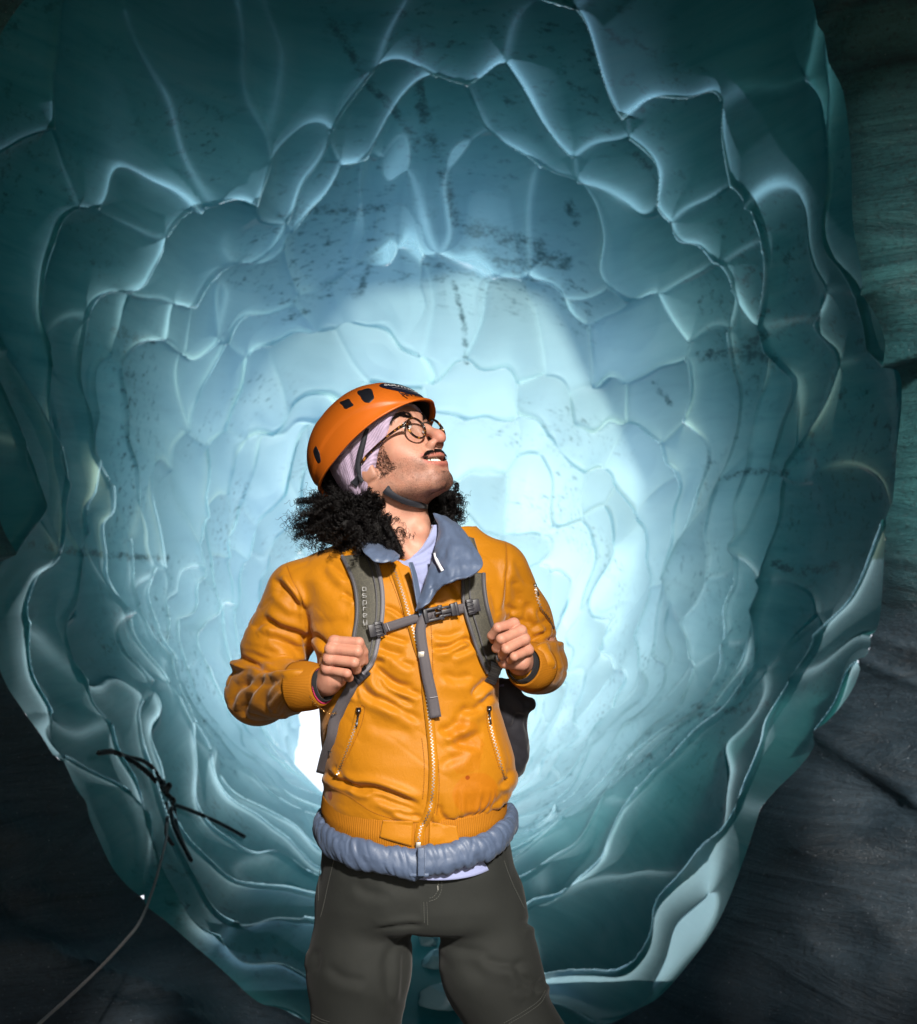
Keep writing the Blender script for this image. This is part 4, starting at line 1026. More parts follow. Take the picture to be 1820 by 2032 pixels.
# ================================================================ on the head
EYEW = mat('eye_white', (.72, .70, .68), .15); IRIS = mat('brown_iris', (.05, .022, .01), .2); PUP = mat('pupil', (.004, .004, .004), .1)
def dome(c, axis, r, n=24, m=12, a0=0.0, a1=math.pi):
    axis = np.asarray(axis, float)/np.linalg.norm(axis); t = np.array([0, 0, 1.0]) if abs(axis[2]) < .9 else np.array([1.0, 0, 0]); e1 = t-t.dot(axis)*axis; e1 /= np.linalg.norm(e1); e2 = np.cross(axis, e1)
    A = np.linspace(a0, a1, m); B = np.linspace(0, 2*np.pi, n, endpoint=False)
    V = np.array([[c+r*(math.cos(a)*axis+math.sin(a)*(math.cos(b)*e1+math.sin(b)*e2)) for b in B] for a in A])
    return V.reshape(-1, 3), [list(q) for q in grid_faces(m, n, False, True)]
for s in (1, -1):
    c = hw(.031*s, .0802, .016); look = .22*HU+.95*HF+.10*HS
    mb = MB(); mb.add(*dome(c, look, .0124)); e_o = mb.build('eye', EYEW, person)
    mb = MB(); mb.add(*dome(c, look, .01255, 24, 6, 0, .52)); mb.build('iris', IRIS, e_o)
    mb = MB(); mb.add(*dome(c, look, .01265, 20, 4, 0, .2)); mb.build('pupil', PUP, e_o)
# teeth
mb = MB(); TOOTH = mat('tooth', (.80, .76, .66), .25, Subsurface_Weight=.1)
for i in range(-6, 7):
    x = i*.0063 if abs(i) < 2 else i*.0060; w_ = .0035 if abs(i) < 2 else .0030
    y_ = .0915-.021*(x/.035)**2-.006*(x/.035)**4-.002; ang = math.atan2(-.021*2*x/.035**2, 1)
    hgt = [.0054, .0052, .0050, .0055, .0046, .0042, .0040][abs(i)]
    ax0 = HS*math.cos(ang)+HF*math.sin(ang); ax1 = -HS*math.sin(ang)+HF*math.cos(ang)
    u0 = -.0610+8.0*x*x*.6
    V, F = tube_vf([hw(x, y_, u0+.003), hw(x, y_+.0006, u0), hw(x, y_+.0004, u0-hgt*.7), hw(x, y_-.0005, u0-hgt)], [w_*.9, w_, w_*.98, w_*.7], 10, True, .6, ax1); mb.add(V, F)
mb.build('teeth', TOOTH, person)

# ---- beanie
LILAC = (.46, .36, .50)
BEAN = ribbed('lilac_knit', LILAC, 1.0)
hb = .0022
lo = HEAD+np.array([-.17, -.15, -.12]); hi = HEAD+np.array([.14, .16, .16])
G = grid3(lo, hi, hb); gg = [G[i]-np.float32(HEAD[i]) for i in range(3)]
q = tuple((gg[0]*v_[0]+gg[1]*v_[1]+gg[2]*v_[2]).astype(np.float32) for v_ in (HS, HF, HU)); del gg
d = ell(q, (0, -.016, .036), (.085, .106, .090))
d = smin(d, ell(q, (0, -.030, -.010), (.083, .088, .075)), .02)
d = smin(d, ell(q, (0, .048, .038), (.068, .050, .050)), .02)
fr_ = q[1]
edge_u = np.interp(fr_, [-.12, -.09, -.05, -.019, .018, .057, .082, .094, .12], [-.095, -.092, -.064, -.036, -.005, .020, .046, .076, .090]).astype(np.float32)
d = smax(d, edge_u-q[2], .004)
v, f_ = nets(d, lo, hb, 3); del G, q, d, edge_u
a_, ff, uu = to_head(v); N = vnormals(v, f_)
edge_d = (uu-np.interp(ff, [-.12, -.09, -.05, -.019, .018, .057, .082, .094, .12], [-.095, -.092, -.064, -.036, -.005, .020, .046, .076, .090]))
v = v+N*(.0016*fbm(v[:, 0]*30, v[:, 1]*30, v[:, 2]*30, 3)+.003*np.exp(-(edge_d/.01)**2)-.003*np.exp(-((ff-.35*uu+.035)/.008)**2)*(a_ > 0))[:, None]
bean = mesh_obj('beanie', v, f_, BEAN, person); bean['label'] = 'lilac ribbed knit beanie worn under the helmet'
at = bean.data.attributes.new('rib', 'FLOAT', 'POINT'); at.data.foreach_set('value', ((uu*.80-ff*.25+.004*np.sin(ff*60))*1500).astype(np.float32))
BB = BVHTree.FromPolygons(v.tolist(), f_.tolist())

# ---- helmet
HEL = mat('orange_shell', (.56, .125, .008), .42); n = NT(HEL); n.l(n.bump(n.noise(n.coord(), 260, 3), .10, .001), n.b.inputs['Normal']); n.b.inputs['Specular IOR Level'].default_value = .45
BLK = mat('black_plastic', (.008, .009, .014), .45); WEB = cloth('black_webbing', (.008, .009, .016), .7, .3, 800, .3)
helmet = empty('helmet', tuple(HEAD+.05*HU), 'orange climbing helmet with dark vents and a round dark sticker, worn over the lilac beanie', 'helmet')
CT = np.array([0, -.022, .046]); HR = np.array([.1085, .134, .113])
def hel_edge(phi):
    """height of the rim: phi 0 at the brow, pi at the nape"""
    p_ = np.abs((np.degrees(phi)+180) % 360-180)
    return np.interp(p_, [0, 25, 50, 75, 100, 122, 138, 152, 165, 180], [.048, .047, .042, .034, .025, .020, .018, .016, .014, .014])
def hel_pt(phi, w, out=0.0):
    """w 0 at the rim .. 1 at the crown"""
    ue = hel_edge(phi); uu_ = ue+(CT[2]+HR[2]-ue)*w
    zt = (uu_-CT[2])/HR[2]
    k_ = np.sqrt(np.clip(1-np.abs(np.where(zt > 0, zt, zt*.62))**2.05, 0, 1))
    sp = np.sin(phi); cp = np.cos(phi)
    fl = 1+.018*np.exp(-(w/.06)**2)
    # a shallow sculpted step along the side
    stp = .0035*smoothstep(-.006, .006, uu_-(CT[2]+.012+.022*np.sin(np.abs(((phi+np.pi) % (2*np.pi))-np.pi)*2.2-1.2)))*(zt < .75)
    sx_ = HR[0]+out+stp; sy_ = HR[1]+out+stp
    n_ = 2.25; kk = (np.abs(sp)**n_+np.abs(cp)**n_)**(-1/n_)
    a_ = sp*kk*sx_*k_*fl; f_ = CT[1]+cp*kk*sy_*k_*fl+.012*np.exp(-(phi/.6)**2)*np.exp(-(w/.15)**2)
    return a_, f_, uu_+out*np.clip(zt, 0, 1)
def hel_w(phi, w, out=0.0):
    a_, f_, u_ = hel_pt(phi, w, out)
    return HEAD+np.multiply.outer(a_, HS)+np.multiply.outer(f_, HF)+np.multiply.outer(u_, HU)
nu, nv = 240, 90
PH, WW = np.meshgrid(np.linspace(-np.pi, np.pi, nu, endpoint=False), 1-(1-np.linspace(0, 1, nv))**1.6*1.0, indexing='ij')
sv = hel_w(PH, np.clip(WW, 0, .9999))
shell = mesh_obj('shell', sv.reshape(-1, 3), grid_faces(nu, nv, True, False)[:, ::-1], HEL, helmet)
md = shell.modifiers.new('thickness', 'SOLIDIFY'); md.thickness = .004; md.offset = -1
lin = mesh_obj('liner', hel_w(PH[:, ::3], np.clip(WW[:, ::3]*.97+.035, 0, .9999), -.0075).reshape(-1, 3), grid_faces(nu, len(WW[0, ::3]), True, False), mat('black_foam', (.006, .006, .008), .9), helmet)
rim = MB(); pr = hel_w(np.linspace(-np.pi, np.pi, 160), np.full(160, .004), .0006); rim.tube(pr, .0024, 6, False); rim.build('rim', HEL, helmet)
HB_ = BVHTree.FromPolygons(sv.reshape(-1, 3).tolist(), grid_faces(nu, nv, True, False).tolist())
def hel_patch(name, poly, off, m, parent, n=26, border=None):
    """a rounded panel let into the shell, its outline measured off the photograph"""
    c = np.asarray(poly, float); k = len(c)
    out = catmull(np.vstack([c, c[:1]]), 64)[:-1] if border is None else c
    cen = out.mean(0); V = []; F = []
    rr_ = np.linspace(0, 1, 8)
    for r_ in rr_:
        for p_ in out:
            q_ = cen+(p_-cen)*r_; h_ = surf(q_[0], q_[1], off-(.0012 if r_ > .98 else 0), None, HB_); V.append(h_ if h_ is not None else V[-1])
    m_ = len(out)
    return mesh_obj(name, np.array(V), grid_faces(8, m_, False, True), m, parent)
def rounded(pts, r=.28, n=6):
    pts = np.asarray(pts, float); out = []
    for i in range(len(pts)):
        a, b, c = pts[i-1], pts[i], pts[(i+1) % len(pts)]
        p0 = b+(a-b)*r; p1 = b+(c-b)*r
        for t in np.linspace(0, 1, n): out.append((1-t)**2*p0+2*t*(1-t)*b+t*t*p1)
    return np.array(out)
hel_patch('vent', rounded(rh((735, 262), (850, 232), (885, 245), (908, 325), (860, 372), (808, 362)), .3), .0012, BLK, helmet, border=1)
hel_patch('vent', rounded(rh((582, 362), (672, 325), (722, 392), (640, 430)), .22), .0012, BLK, helmet, border=1)
hel_patch('vent', rounded(rh((346, 805), (372, 752), (408, 820), (420, 905), (392, 925), (360, 860)), .3), .0012, BLK, helmet, border=1)
# sticker and lettering lie in the shell's own surface, curving away over the brow
def find(px, py):
    h_ = surf(px, py, 0, None, HB_)
    if h_ is None: h_ = np.array(HB_.find_nearest(Vector(P(px, py, HEAD[1]-D0-.03)))[0])
    a_, f_, u_ = to_head(h_[None]); return a_[0], f_[0], u_[0], h_
def text_mesh(txt, size, shear=0.0, bold=.0):
    cu = bpy.data.curves.new('lettering', 'FONT'); cu.body = txt; cu.size = size; cu.align_x = 'LEFT'; cu.align_y = 'CENTER'; cu.shear = shear; cu.offset = bold; cu.resolution_u = 4
    o = bpy.data.objects.new('lettering', cu); COL.objects.link(o); bpy.context.view_layer.update()
    me = o.evaluated_get(bpy.context.evaluated_depsgraph_get()).to_mesh(); 
    V = np.array([v_.co[:] for v_ in me.vertices]); F = [list(p_.vertices) for p_ in me.polygons]
    o.to_mesh_clear(); bpy.data.objects.remove(o); bpy.data.curves.remove(cu)
    return V, F
def on_shell(xy, org, ex, ey, off):
    """unroll flat shapes over the shell from a point org: ex, ey are world directions there; walks along the surface"""
    out = []
    for x, y in xy:
        p_ = org.copy(); st = 8; dx, dy = ex*x/st, ey*y/st
        for _ in range(st):
            p_ = p_+dx+dy; h_ = HB_.find_nearest(Vector(p_)); nrm = np.array(h_[1]); p_ = np.array(h_[0])
            dx = dx-dx.dot(nrm)*nrm; dy = dy-dy.dot(nrm)*nrm
            lx, ly = np.linalg.norm(dx), np.linalg.norm(dy)
            if lx > 1e-9: dx *= abs(x)/st/lx
            if ly > 1e-9: dy *= abs(y)/st/ly
        nn_ = nrm if nrm.dot(p_-HEAD) > 0 else -nrm
        out.append(p_+nn_*off)
    return np.array(out)
NAVY = mat('navy_sticker', (.010, .012, .028), .35); WHT = mat('white_print', (.80, .80, .82), .5); GREY = mat('grey_print', (.30, .30, .36), .5)
sa, sf_, su, sp0 = find(*rh((945, 210))[0])
# frame at the sticker's left end: along = towards his brow and left, across = up the dome
hn = HB_.find_nearest(Vector(sp0)); nn = np.array(hn[1]); nn = nn if nn.dot(sp0-HEAD) > 0 else -nn
exx = -HS*.62+HF*.80; exx -= exx.dot(nn)*nn; exx /= np.linalg.norm(exx); eyy = np.cross(nn, exx); eyy *= np.sign(eyy.dot(HU))
el_xy = [(.052+.052*r_*math.cos(t)*1.0, -.006+.025*r_*math.sin(t)) for r_ in np.linspace(0, 1, 12) for t in np.linspace(0, 2*np.pi, 48, endpoint=False)]
stick = mesh_obj('sticker', on_shell(el_xy, sp0, exx, eyy, .0008), grid_faces(12, 48, False, True), NAVY, helmet)
tv_, tf_ = text_mesh('SOUTHCOAST', .0155, .12, .0003)
mesh_obj('lettering', on_shell(tv_[:, :2]+[.009, -.003], sp0, exx, eyy, .0014), tf_, WHT, stick, False)
tv_, tf_ = text_mesh('WWW.SOUTHCOAST', .0058)
mesh_obj('lettering', on_shell(tv_[:, :2]+[.022, -.0165], sp0, exx, eyy, .0014), tf_, GREY, stick, False)
pa, pf_, pu, pp0 = find(*rh((1150, 300))[0])
hn = HB_.find_nearest(Vector(pp0)); nn = np.array(hn[1]); nn = nn if nn.dot(pp0-HEAD) > 0 else -nn
ex2 = -HS*.75+HF*.66; ex2 -= ex2.dot(nn)*nn; ex2 /= np.linalg.norm(ex2); ey2 = np.cross(nn, ex2); ey2 *= np.sign(ey2.dot(HU))
tv_, tf_ = text_mesh('PETZL', .0165, .1, .0004)
lg = mesh_obj('lettering', on_shell(np.vstack([tv_[:, :2]]), pp0, ex2, ey2, .0009), tf_, BLK, helmet, False)
lb = MB(); pts_ = on_shell([(.0005, .011), (.003, -.004), (.005, -.016)], pp0, ex2, ey2, .001); lb.tube(pts_, .0009, 5); lb.build('logo_stroke', BLK, lg)
def strap_on(name, pts, w, off, m, parent, bvh, n=24, wpx=None):
    c = catmull(pts, n); v_ = []
    for a_, b_ in c:
        h_ = surf(a_, b_, off, None, bvh); v_.append(h_ if h_ is not None else (v_[-1]+np.array(P(a_, b_, 0))-np.array(P(*last, 0)) if v_ else np.array(P(a_, b_, -.09)))); last = (a_, b_)
    v_ = np.array(v_)
    for _ in range(3): v_[1:-1, 1] = .25*v_[:-2, 1]+.5*v_[1:-1, 1]+.25*v_[2:, 1]
    t_, n_, b_ = frames(v_, np.array([0, -1.0, 0])); w_ = np.interp(np.linspace(0, 1, n), np.linspace(0, 1, len(w)), w)[:, None]
    V = np.stack([v_-b_*w_, v_+b_*w_], 1).reshape(-1, 3)
    o = mesh_obj(name, V, grid_faces(n, 2), m, parent); md = o.modifiers.new('thickness', 'SOLIDIFY'); md.thickness = .0018; md.offset = 0
    return o
strap_on('side_strap', rh((842, 600), (815, 690), (778, 830), (758, 950), (772, 1045)), [.0028, .0050, .0062, .0058, .0035], .0022, WEB, helmet, BB)
strap_on('side_strap', rh((772, 1030), (745, 1075), (715, 1115)), [.004, .006, .008], .0026, WEB, helmet, BB, 10)
strap_on('side_strap', rh((768, 1030), (782, 1062), (800, 1085)), [.003, .004, .005], .0024, WEB, helmet, BB, 10)
SB = BVHTree.FromPolygons(hv.tolist(), hf.tolist())
strap_on('chin_strap', rh((1005, 1150), (1040, 1178), (1080, 1200), (1190, 1252), (1300, 1282), (1395, 1295)), [.0085, .0085, .0085, .0085, .0085], .003, WEB, helmet, SB, 24)

# ---- eyeglasses
def tortoise():
    m = mat('tortoiseshell', (.05, .02, .008), .15); n = NT(m)
    f = n.noise(n.coord(), 95, 2, .5, .4)
    n.l(n.ramp(f, [(.44, (.010, .005, .004)), (.57, (.03, .010, .004)), (.62, (.38, .15, .018)), (.70, (.62, .32, .05))]), n.b.inputs['Base Color']); n.b.inputs['Coat Weight'].default_value = .6
    return m
TORT = tortoise()
LENS = bpy.data.materials.new('clear_lens'); LENS.use_nodes = True; n = NT(LENS); n.t.nodes.remove(n.b)
tp = n.n('ShaderNodeBsdfTransparent'); tp.inputs[0].default_value = (.93, .95, .96, 1); g_l = n.n('ShaderNodeBsdfGlossy'); g_l.inputs['Roughness'].default_value = .01; g_l.inputs['Color'].default_value = (1, 1, 1, 1)
fr = n.n('ShaderNodeLayerWeight'); fr.inputs['Blend'].default_value = .5; fq = n.math('ADD', n.math('MULTIPLY', n.math('POWER', fr.outputs['Facing'], 4.0), .6), .045); mx = n.n('ShaderNodeMixShader'); n.l(fq, mx.inputs[0]); n.l(tp.outputs[0], mx.inputs[1]); n.l(g_l.outputs[0], mx.inputs[2]); n.l(mx.outputs[0], n.out.inputs[0])
glasses = empty('eyeglasses', tuple(hw(0, .105, .005)), 'round tortoiseshell eyeglasses on the face of the man', 'eyeglasses')
for s in (1, -1):
    cen = np.array([.0340*s, .1030, -.0010]); wrap = .12*s
    T = np.linspace(0, 2*np.pi, 48, endpoint=False)
    def lp(t, r_): return hw(cen[0]+r_*math.cos(t), cen[1]-.10*r_*math.sin(t)*-1-abs(r_*math.cos(t))*0-wrap*r_*math.cos(t), cen[2]+.95*r_*math.sin(t))
    ring_ = np.array([lp(t, .0224) for t in T]); mb = MB(); r_t = .0021+.0005*np.sin(T)
    V, F = tube_vf(np.vstack([ring_, ring_[:1]]), .0021, 8, False, 1.25); mb.add(V, F); rm = mb.build('rim', TORT, glasses)
    mb = MB(); V = np.array([hw(cen[0], cen[1]+.0012, cen[2])]+[lp(t, .0219) for t in T]); mb.add(V, [(0, 1+i, 1+(i+1) % 48) for i in range(48)]); mb.build('lens', LENS, glasses)
    a0 = lp(0 if s == 1 else np.pi, .0240)+.007*HU
    mb = MB(); V, F = tube_vf(catmull([lp(.30 if s == 1 else np.pi-.30, .0245), hw(.0635*s, .094, .0085), hw(.074*s, .060, .007), hw(.0825*s, .015, .001), hw(.085*s, -.01, -.006)], 30), [.0022+.0004*math.sin(i*.3) for i in range(30)], 8, True, 1.4, HU); mb.add(V, F); mb.build('temple', TORT, glasses)
    mb = MB(); mb.tube([hw(.0115*s, .098, -.004), hw(.009*s, .0985, -.009)], .0018, 6); mb.build('nose_pad', mat('clear_pad', (.6, .55, .5), .2), glasses)
mb = MB(); mb.tube(catmull([hw(.0115, .1045, .0075), hw(.006, .1075, .0105), hw(-.006, .1075, .0105), hw(-.0115, .1045, .0075)], 14), .0013, 8); mb.build('bridge', METAL, glasses)

# ---- hair
HAIRM = bpy.data.materials.new('black_hair'); HAIRM.use_nodes = True; n = NT(HAIRM)
n.b.inputs['Base Color'].default_value = (.0045, .0036, .0038, 1); n.b.inputs['Roughness'].default_value = .42; n.b.inputs['Specular IOR Level'].default_value = .22
rh_ = np.random.default_rng(11)
def strands_mesh(name, lines, rad, m, parent, k=3):
    """lines: (S, N, 3) array"""
    L = np.asarray(lines); S_, N_, _ = L.shape
    t = np.gradient(L, axis=1); t /= np.linalg.norm(t, axis=2, keepdims=True)+1e-12
    up = np.array([.3, -.5, .81]); b = np.cross(t, up); b /= np.linalg.norm(b, axis=2, keepdims=True)+1e-9; nn_ = np.cross(b, t)
    r_ = rad*np.linspace(1, .55, N_)[None, :, None, None]
    an = np.arange(k)/k*2*np.pi
    V = L[:, :, None, :]+r_*(np.cos(an)[None, None, :, None]*b[:, :, None, :]+np.sin(an)[None, None, :, None]*nn_[:, :, None, :])
    base = grid_faces(N_, k, False, True)
    F = (base[None]+(np.arange(S_)*N_*k)[:, None, None]).reshape(-1, 4)
    return mesh_obj(name, V.reshape(-1, 3), F, m, parent)
def curls(n, root_fn, tip_fn, N_=84, cr=(.0032, .0066), pitch=(.007, .013), sag=.02, wob=.012, per=9):
    out = []; tt = np.linspace(0, 1, N_)
    for i in range(n//per):                              # locks: strands that share a curl
        a = root_fn(); b = tip_fn(); L = np.linalg.norm(b-a)+1e-6
        mid = (a+b)/2+np.array([rh_.normal(0, wob), rh_.normal(0, wob), rh_.normal(0, wob)+sag])
        R0 = rh_.uniform(*cr); tn = L*1.15/rh_.uniform(*pitch); p0 = rh_.uniform(0, 6.28); sg = np.sign(rh_.uniform(-1, 1))
        for k in range(per):
            da = rh_.normal(0, .0022, 3); db = rh_.normal(0, .0026, 3); stray = 3.0 if rh_.uniform() < .12 else 1.0
            c = ((1-tt)**2)[:, None]*(a+da)+(2*tt*(1-tt))[:, None]*(mid+da)+(tt**2)[:, None]*(b+db*stray)
            t_, n_, b_ = frames(c)
            r_ = R0*rh_.uniform(.8, 1.2)*np.clip(tt*5, 0, 1); ph = p0+rh_.normal(0, .35)+tt*2*np.pi*tn*rh_.uniform(.985, 1.015)*sg
            out.append(c+(r_*np.cos(ph))[:, None]*n_+(r_*np.sin(ph))[:, None]*b_)
    return np.array(out)
def in_ell(c, r, lo=.55, hi=1.0, front=None):
    while True:
        v_ = rh_.normal(size=3); v_ /= np.linalg.norm(v_)
        if front is None or v_[1] < front: return np.array(c)+np.array(r)*v_*rh_.uniform(lo, hi)
rootL = lambda: hw(rh_.uniform(.02, .088), rh_.uniform(-.085, -.015), rh_.uniform(-.095, -.050))
cL = np.array(P(693, 1036, .03)); rL = np.array([.120, .085, .072])
def tipL():
    v_ = in_ell(cL, rL, .45, 1.04)
    return v_
c2 = np.array(P(748, 1060, -.012)); 
def tipM(): return in_ell(c2, [.075, .070, .055], .5, 1.03)
rootR = lambda: hw(rh_.uniform(-.080, -.02), rh_.uniform(-.085, -.03), rh_.uniform(-.095, -.055))
cR = np.array(P(880, 1010, .075))
def tipR(): return in_ell(cR, [.040, .050, .040], .4, 1.06)
rootI = lambda: in_ell(cL+np.array([.015, 0, .005]), rL, .1, .72)
rootJ = lambda: in_ell(c2, [.07, .065, .05], .1, .7)
rootK = lambda: in_ell(cR, [.038, .046, .038], .1, .7)
def near(root, c, r):
    st = {}
    def a(): st['p'] = root(); return st['p']
    def b():
        p = st['p']; d = p-np.array(c); d = d/(np.linalg.norm(d)+1e-6); return p+d*rh_.uniform(.03, .055)+np.array([0, 0, -rh_.uniform(.0, .03)])+rh_.normal(0, .014, 3)
    return a, b
A = np.concatenate([curls(1100, rootL, tipL, sag=.025), curls(700, rootL, tipM, sag=.01), curls(330, rootR, tipR, sag=.0), curls(1500, *near(rootI, cL, rL)), curls(700, *near(rootJ, c2, rL)), curls(500, *near(rootK, cR, rL))])
def keep(S_, x0, x1, y0, y1):
    px_, py_ = to_px(S_.reshape(-1, 3)); px_ = px_.reshape(S_.shape[:2]); py_ = py_.reshape(S_.shape[:2])
    return S_[(px_.max(1) < x1) & (px_.min(1) > x0) & (py_.max(1) < y1) & (py_.min(1) > y0)]
left_ = to_px(A[:, -1])[0] < 830
A = np.concatenate([keep(A[left_], 548, 806, 945, 1125), keep(A[~left_], 800, 925, 950, 1062)])
# tight little coils that make the outline of the mass
def loose(c, r, n, N_=40):
    out = np.zeros((n, N_, 3)); tt = np.linspace(0, 1, N_)
    for i in range(n):
        v_ = rh_.normal(size=3); v_ /= np.linalg.norm(v_); a = np.array(c)+np.array(r)*v_*rh_.uniform(.75, .95); b = np.array(c)+np.array(r)*v_*rh_.uniform(1.0, 1.17)+rh_.normal(0, .008, 3)
        q_ = a+(b-a)*tt[:, None]; t_, n_, b_ = frames(q_); R__ = rh_.uniform(.0028, .006); tn = rh_.uniform(1.5, 3.5); ph = rh_.uniform(0, 6.28)+tt*6.28*tn
        out[i] = q_+(R__*np.cos(ph))[:, None]*n_+(R__*np.sin(ph))[:, None]*b_
    return out
B_ = np.concatenate([loose(cL, rL*.95, 520), loose(cR, [.040, .05, .040], 260), loose(c2, [.072, .068, .052], 260)])
hair = strands_mesh('hair', A, .0007, HAIRM, person)
strands_mesh('loose_curls', B_, .0005, HAIRM, hair)
# the dense inside of the hair
mb = MB()
for c_, r_ in ((cL+np.array([.01, .012, 0]), rL*.72), (c2, np.array([.052, .048, .036])), (cR, np.array([.024, .032, .022])), (hw(.035, -.065, -.075), np.array([.028, .030, .034]))):
    V, F = dome(np.zeros(3), (0, 0, 1), 1.0, 28, 16); V = V*r_*(1+.10*fbm(V[:, 0]*3, V[:, 1]*3, V[:, 2]*3+c_[0]*40, 2))[:, None]+c_; mb.add(V, F)
mb.build('hair_core', mat('hair_shadow', (.004, .0035, .0035), .9), hair)
# the ringlet hanging in front of the neck
rl = np.array([surf(a_, b_, .014, None, SB) if surf(a_, b_, .014, None, SB) is not None else P(a_, b_, -.085) for a_, b_ in catmull(rh((1010, 1480), (1060, 1580), (1110, 1660), (1150, 1760)), 30)])
rl[:, 1] = np.linspace(rl[0, 1]-.004, rl[-1, 1]-.004, 30)
tt = np.linspace(0, 1, 90); base = np.stack([np.interp(tt, np.linspace(0, 1, 30), rl[:, k]) for k in range(3)], 1); t_, n_, b_ = frames(base)
R_l = np.zeros((90, 90, 3))
for i in range(90):
    r_ = rh_.uniform(.003, .0085)*(1-.35*tt); ph = rh_.uniform(0, 6.28)+tt*rh_.uniform(30, 46); R_l[i] = base+rh_.normal(0, .0022, 3)+(r_*np.cos(ph))[:, None]*n_+(r_*np.sin(ph))[:, None]*b_
strands_mesh('ringlet', R_l, .00048, HAIRM, hair)
# short hairs that follow the skin
def short(n, gen, ln, dirf, curve=.3, N_=6, jit=.25):
    out = []
    while len(out) < n:
        a_, f_, u_ = gen(); p_ = hw(a_, f_, u_); h_ = SB.find_nearest(Vector(p_))
        if h_[3] > .03: continue
        b0 = np.array(h_[0]); nn_ = np.array(h_[1]); nn_ = nn_ if nn_.dot(b0-(HEAD+.02*HF-.02*HU)) > 0 else -nn_
        d_ = dirf(a_, f_, u_); d_ = d_/np.linalg.norm(d_)+rh_.normal(0, jit, 3); d_ -= d_.dot(nn_)*nn_; d_ /= np.linalg.norm(d_); L = rh_.uniform(*ln); s_ = np.linspace(0, 1, N_)[:, None]
        out.append(b0+d_*L*s_+nn_*(L*curve*s_-L*curve*.5*s_*s_))
    return np.array(out)
def brow(s):
    def g():
        t = rh_.uniform(0, 1); x = .012+.040*t; u_ = .0320+.0075*math.sin(min(1, t*1.25)*math.pi*.62)-.010*max(0, t-.6); w_ = .0042*(1-.55*t)
        return s*x, .090-.020*t*t, u_+rh_.uniform(-w_, w_)
    return g
for s in (1, -1):
    strands_mesh('eyebrow', short(420, brow(s), (.006, .011), lambda a_, f_, u_: s*HS*1.0+HU*(.9-abs(a_)*30)-HF*.3, .25), .00033, HAIRM, person)
def must():
    t = rh_.uniform(-.84, .84); x = .0385*t; return x, .0985-.025*t*t, -.0478-.024*abs(t)**3.0+8.0*x*x*.5+rh_.uniform(-.0034, .0040)*(1-.25*abs(t))
LASH = mat('lash', (.006, .004, .004), .6)
for s in (1, -1):
    tt_ = np.linspace(-1, 1, 14); mb = MB()
    mb.tube(np.array([hw(s*(.031+.0128*t), .0805+.0132*math.sqrt(max(.02, 1-.80*t*t)), .0160+.0072*math.sqrt(max(0, 1-t*t))) for t in tt_]), .0011, 5); mb.build('eyelashes', LASH, person)
strands_mesh('moustache', short(1100, must, (.005, .010), lambda a_, f_, u_: HS*np.sign(a_)*(.45+abs(a_)*18)-HU*.8, .35), .00034, HAIRM, person)
def side():
    return rh_.uniform(.052, .075), rh_.uniform(-.002, .040), rh_.uniform(-.048, .020)
strands_mesh('sideburn', short(620, side, (.003, .008), lambda a_, f_, u_: HF*.6-HU*.8, .3, jit=.5), .00026, HAIRM, person)
def stub():
    while True:
        a_, f_, u_ = rh_.uniform(-.02, .075), rh_.uniform(-.01, .10), rh_.uniform(-.125, -.035)
        if u_ < -.05-.35*(f_-.0)+.03 or rh_.uniform() < .12: return a_, f_, u_
STUBM = mat('stubble_hair', (.018, .011, .008), .6)
strands_mesh('stubble', short(9000, stub, (.0006, .0017), lambda a_, f_, u_: -HU+HF*.3,   .5, 4, .6), .00012, STUBM, person)
def chinb(): return rh_.normal(0, .012), .085+rh_.normal(0, .008), -.104+rh_.normal(0, .006)
strands_mesh('chin_stubble', short(1100, chinb, (.0010, .0026), lambda a_, f_, u_: -HU+HF*.3, .5, 4, .6), .00014, STUBM, person)
# ================================================================ backpack
PACKF = cloth('olive_pack_fabric', (.055, .052, .040), .7, .1, 600, .3)
n = NT(PACKF); vr = n.n('ShaderNodeTexVoronoi'); vr.feature = 'DISTANCE_TO_EDGE'; vr.inputs['Scale'].default_value = 130; n.l(n.coord(), vr.inputs['Vector'])
base = n.b.inputs['Base Color'].links[0].from_socket
n.l(n.mix(n.math('MULTIPLY', n.ramp(vr.outputs['Distance'], [(.02, (1, 1, 1)), (.07, (0, 0, 0))]), .35), base, (.13, .12, .085)), n.b.inputs['Base Color'])
PIPE = cloth('grey_binding', (.135, .13, .15), .6, .2, 900, .3); DKPIPE = cloth('dark_binding', (.06, .058, .066), .6, .2, 900, .3)
WEBG = cloth('grey_webbing', (.075, .066, .075), .7, .2, 700, .2)
n = NT(WEBG); wv = n.n('ShaderNodeTexWave'); wv.inputs['Scale'].default_value = 420; wv.bands_direction = 'DIAGONAL'; n.l(n.coord(), wv.inputs['Vector']); n.l(n.bump(wv.outputs['Fac'], .2, .0006), n.b.inputs['Normal'])
PLAS = mat('dark_plastic', (.028, .027, .034), .4)
pack = empty('backpack', tuple(P(820, 1350, .2)), 'dark grey and olive backpack worn on his back, straps buckled across the chest', 'backpack')
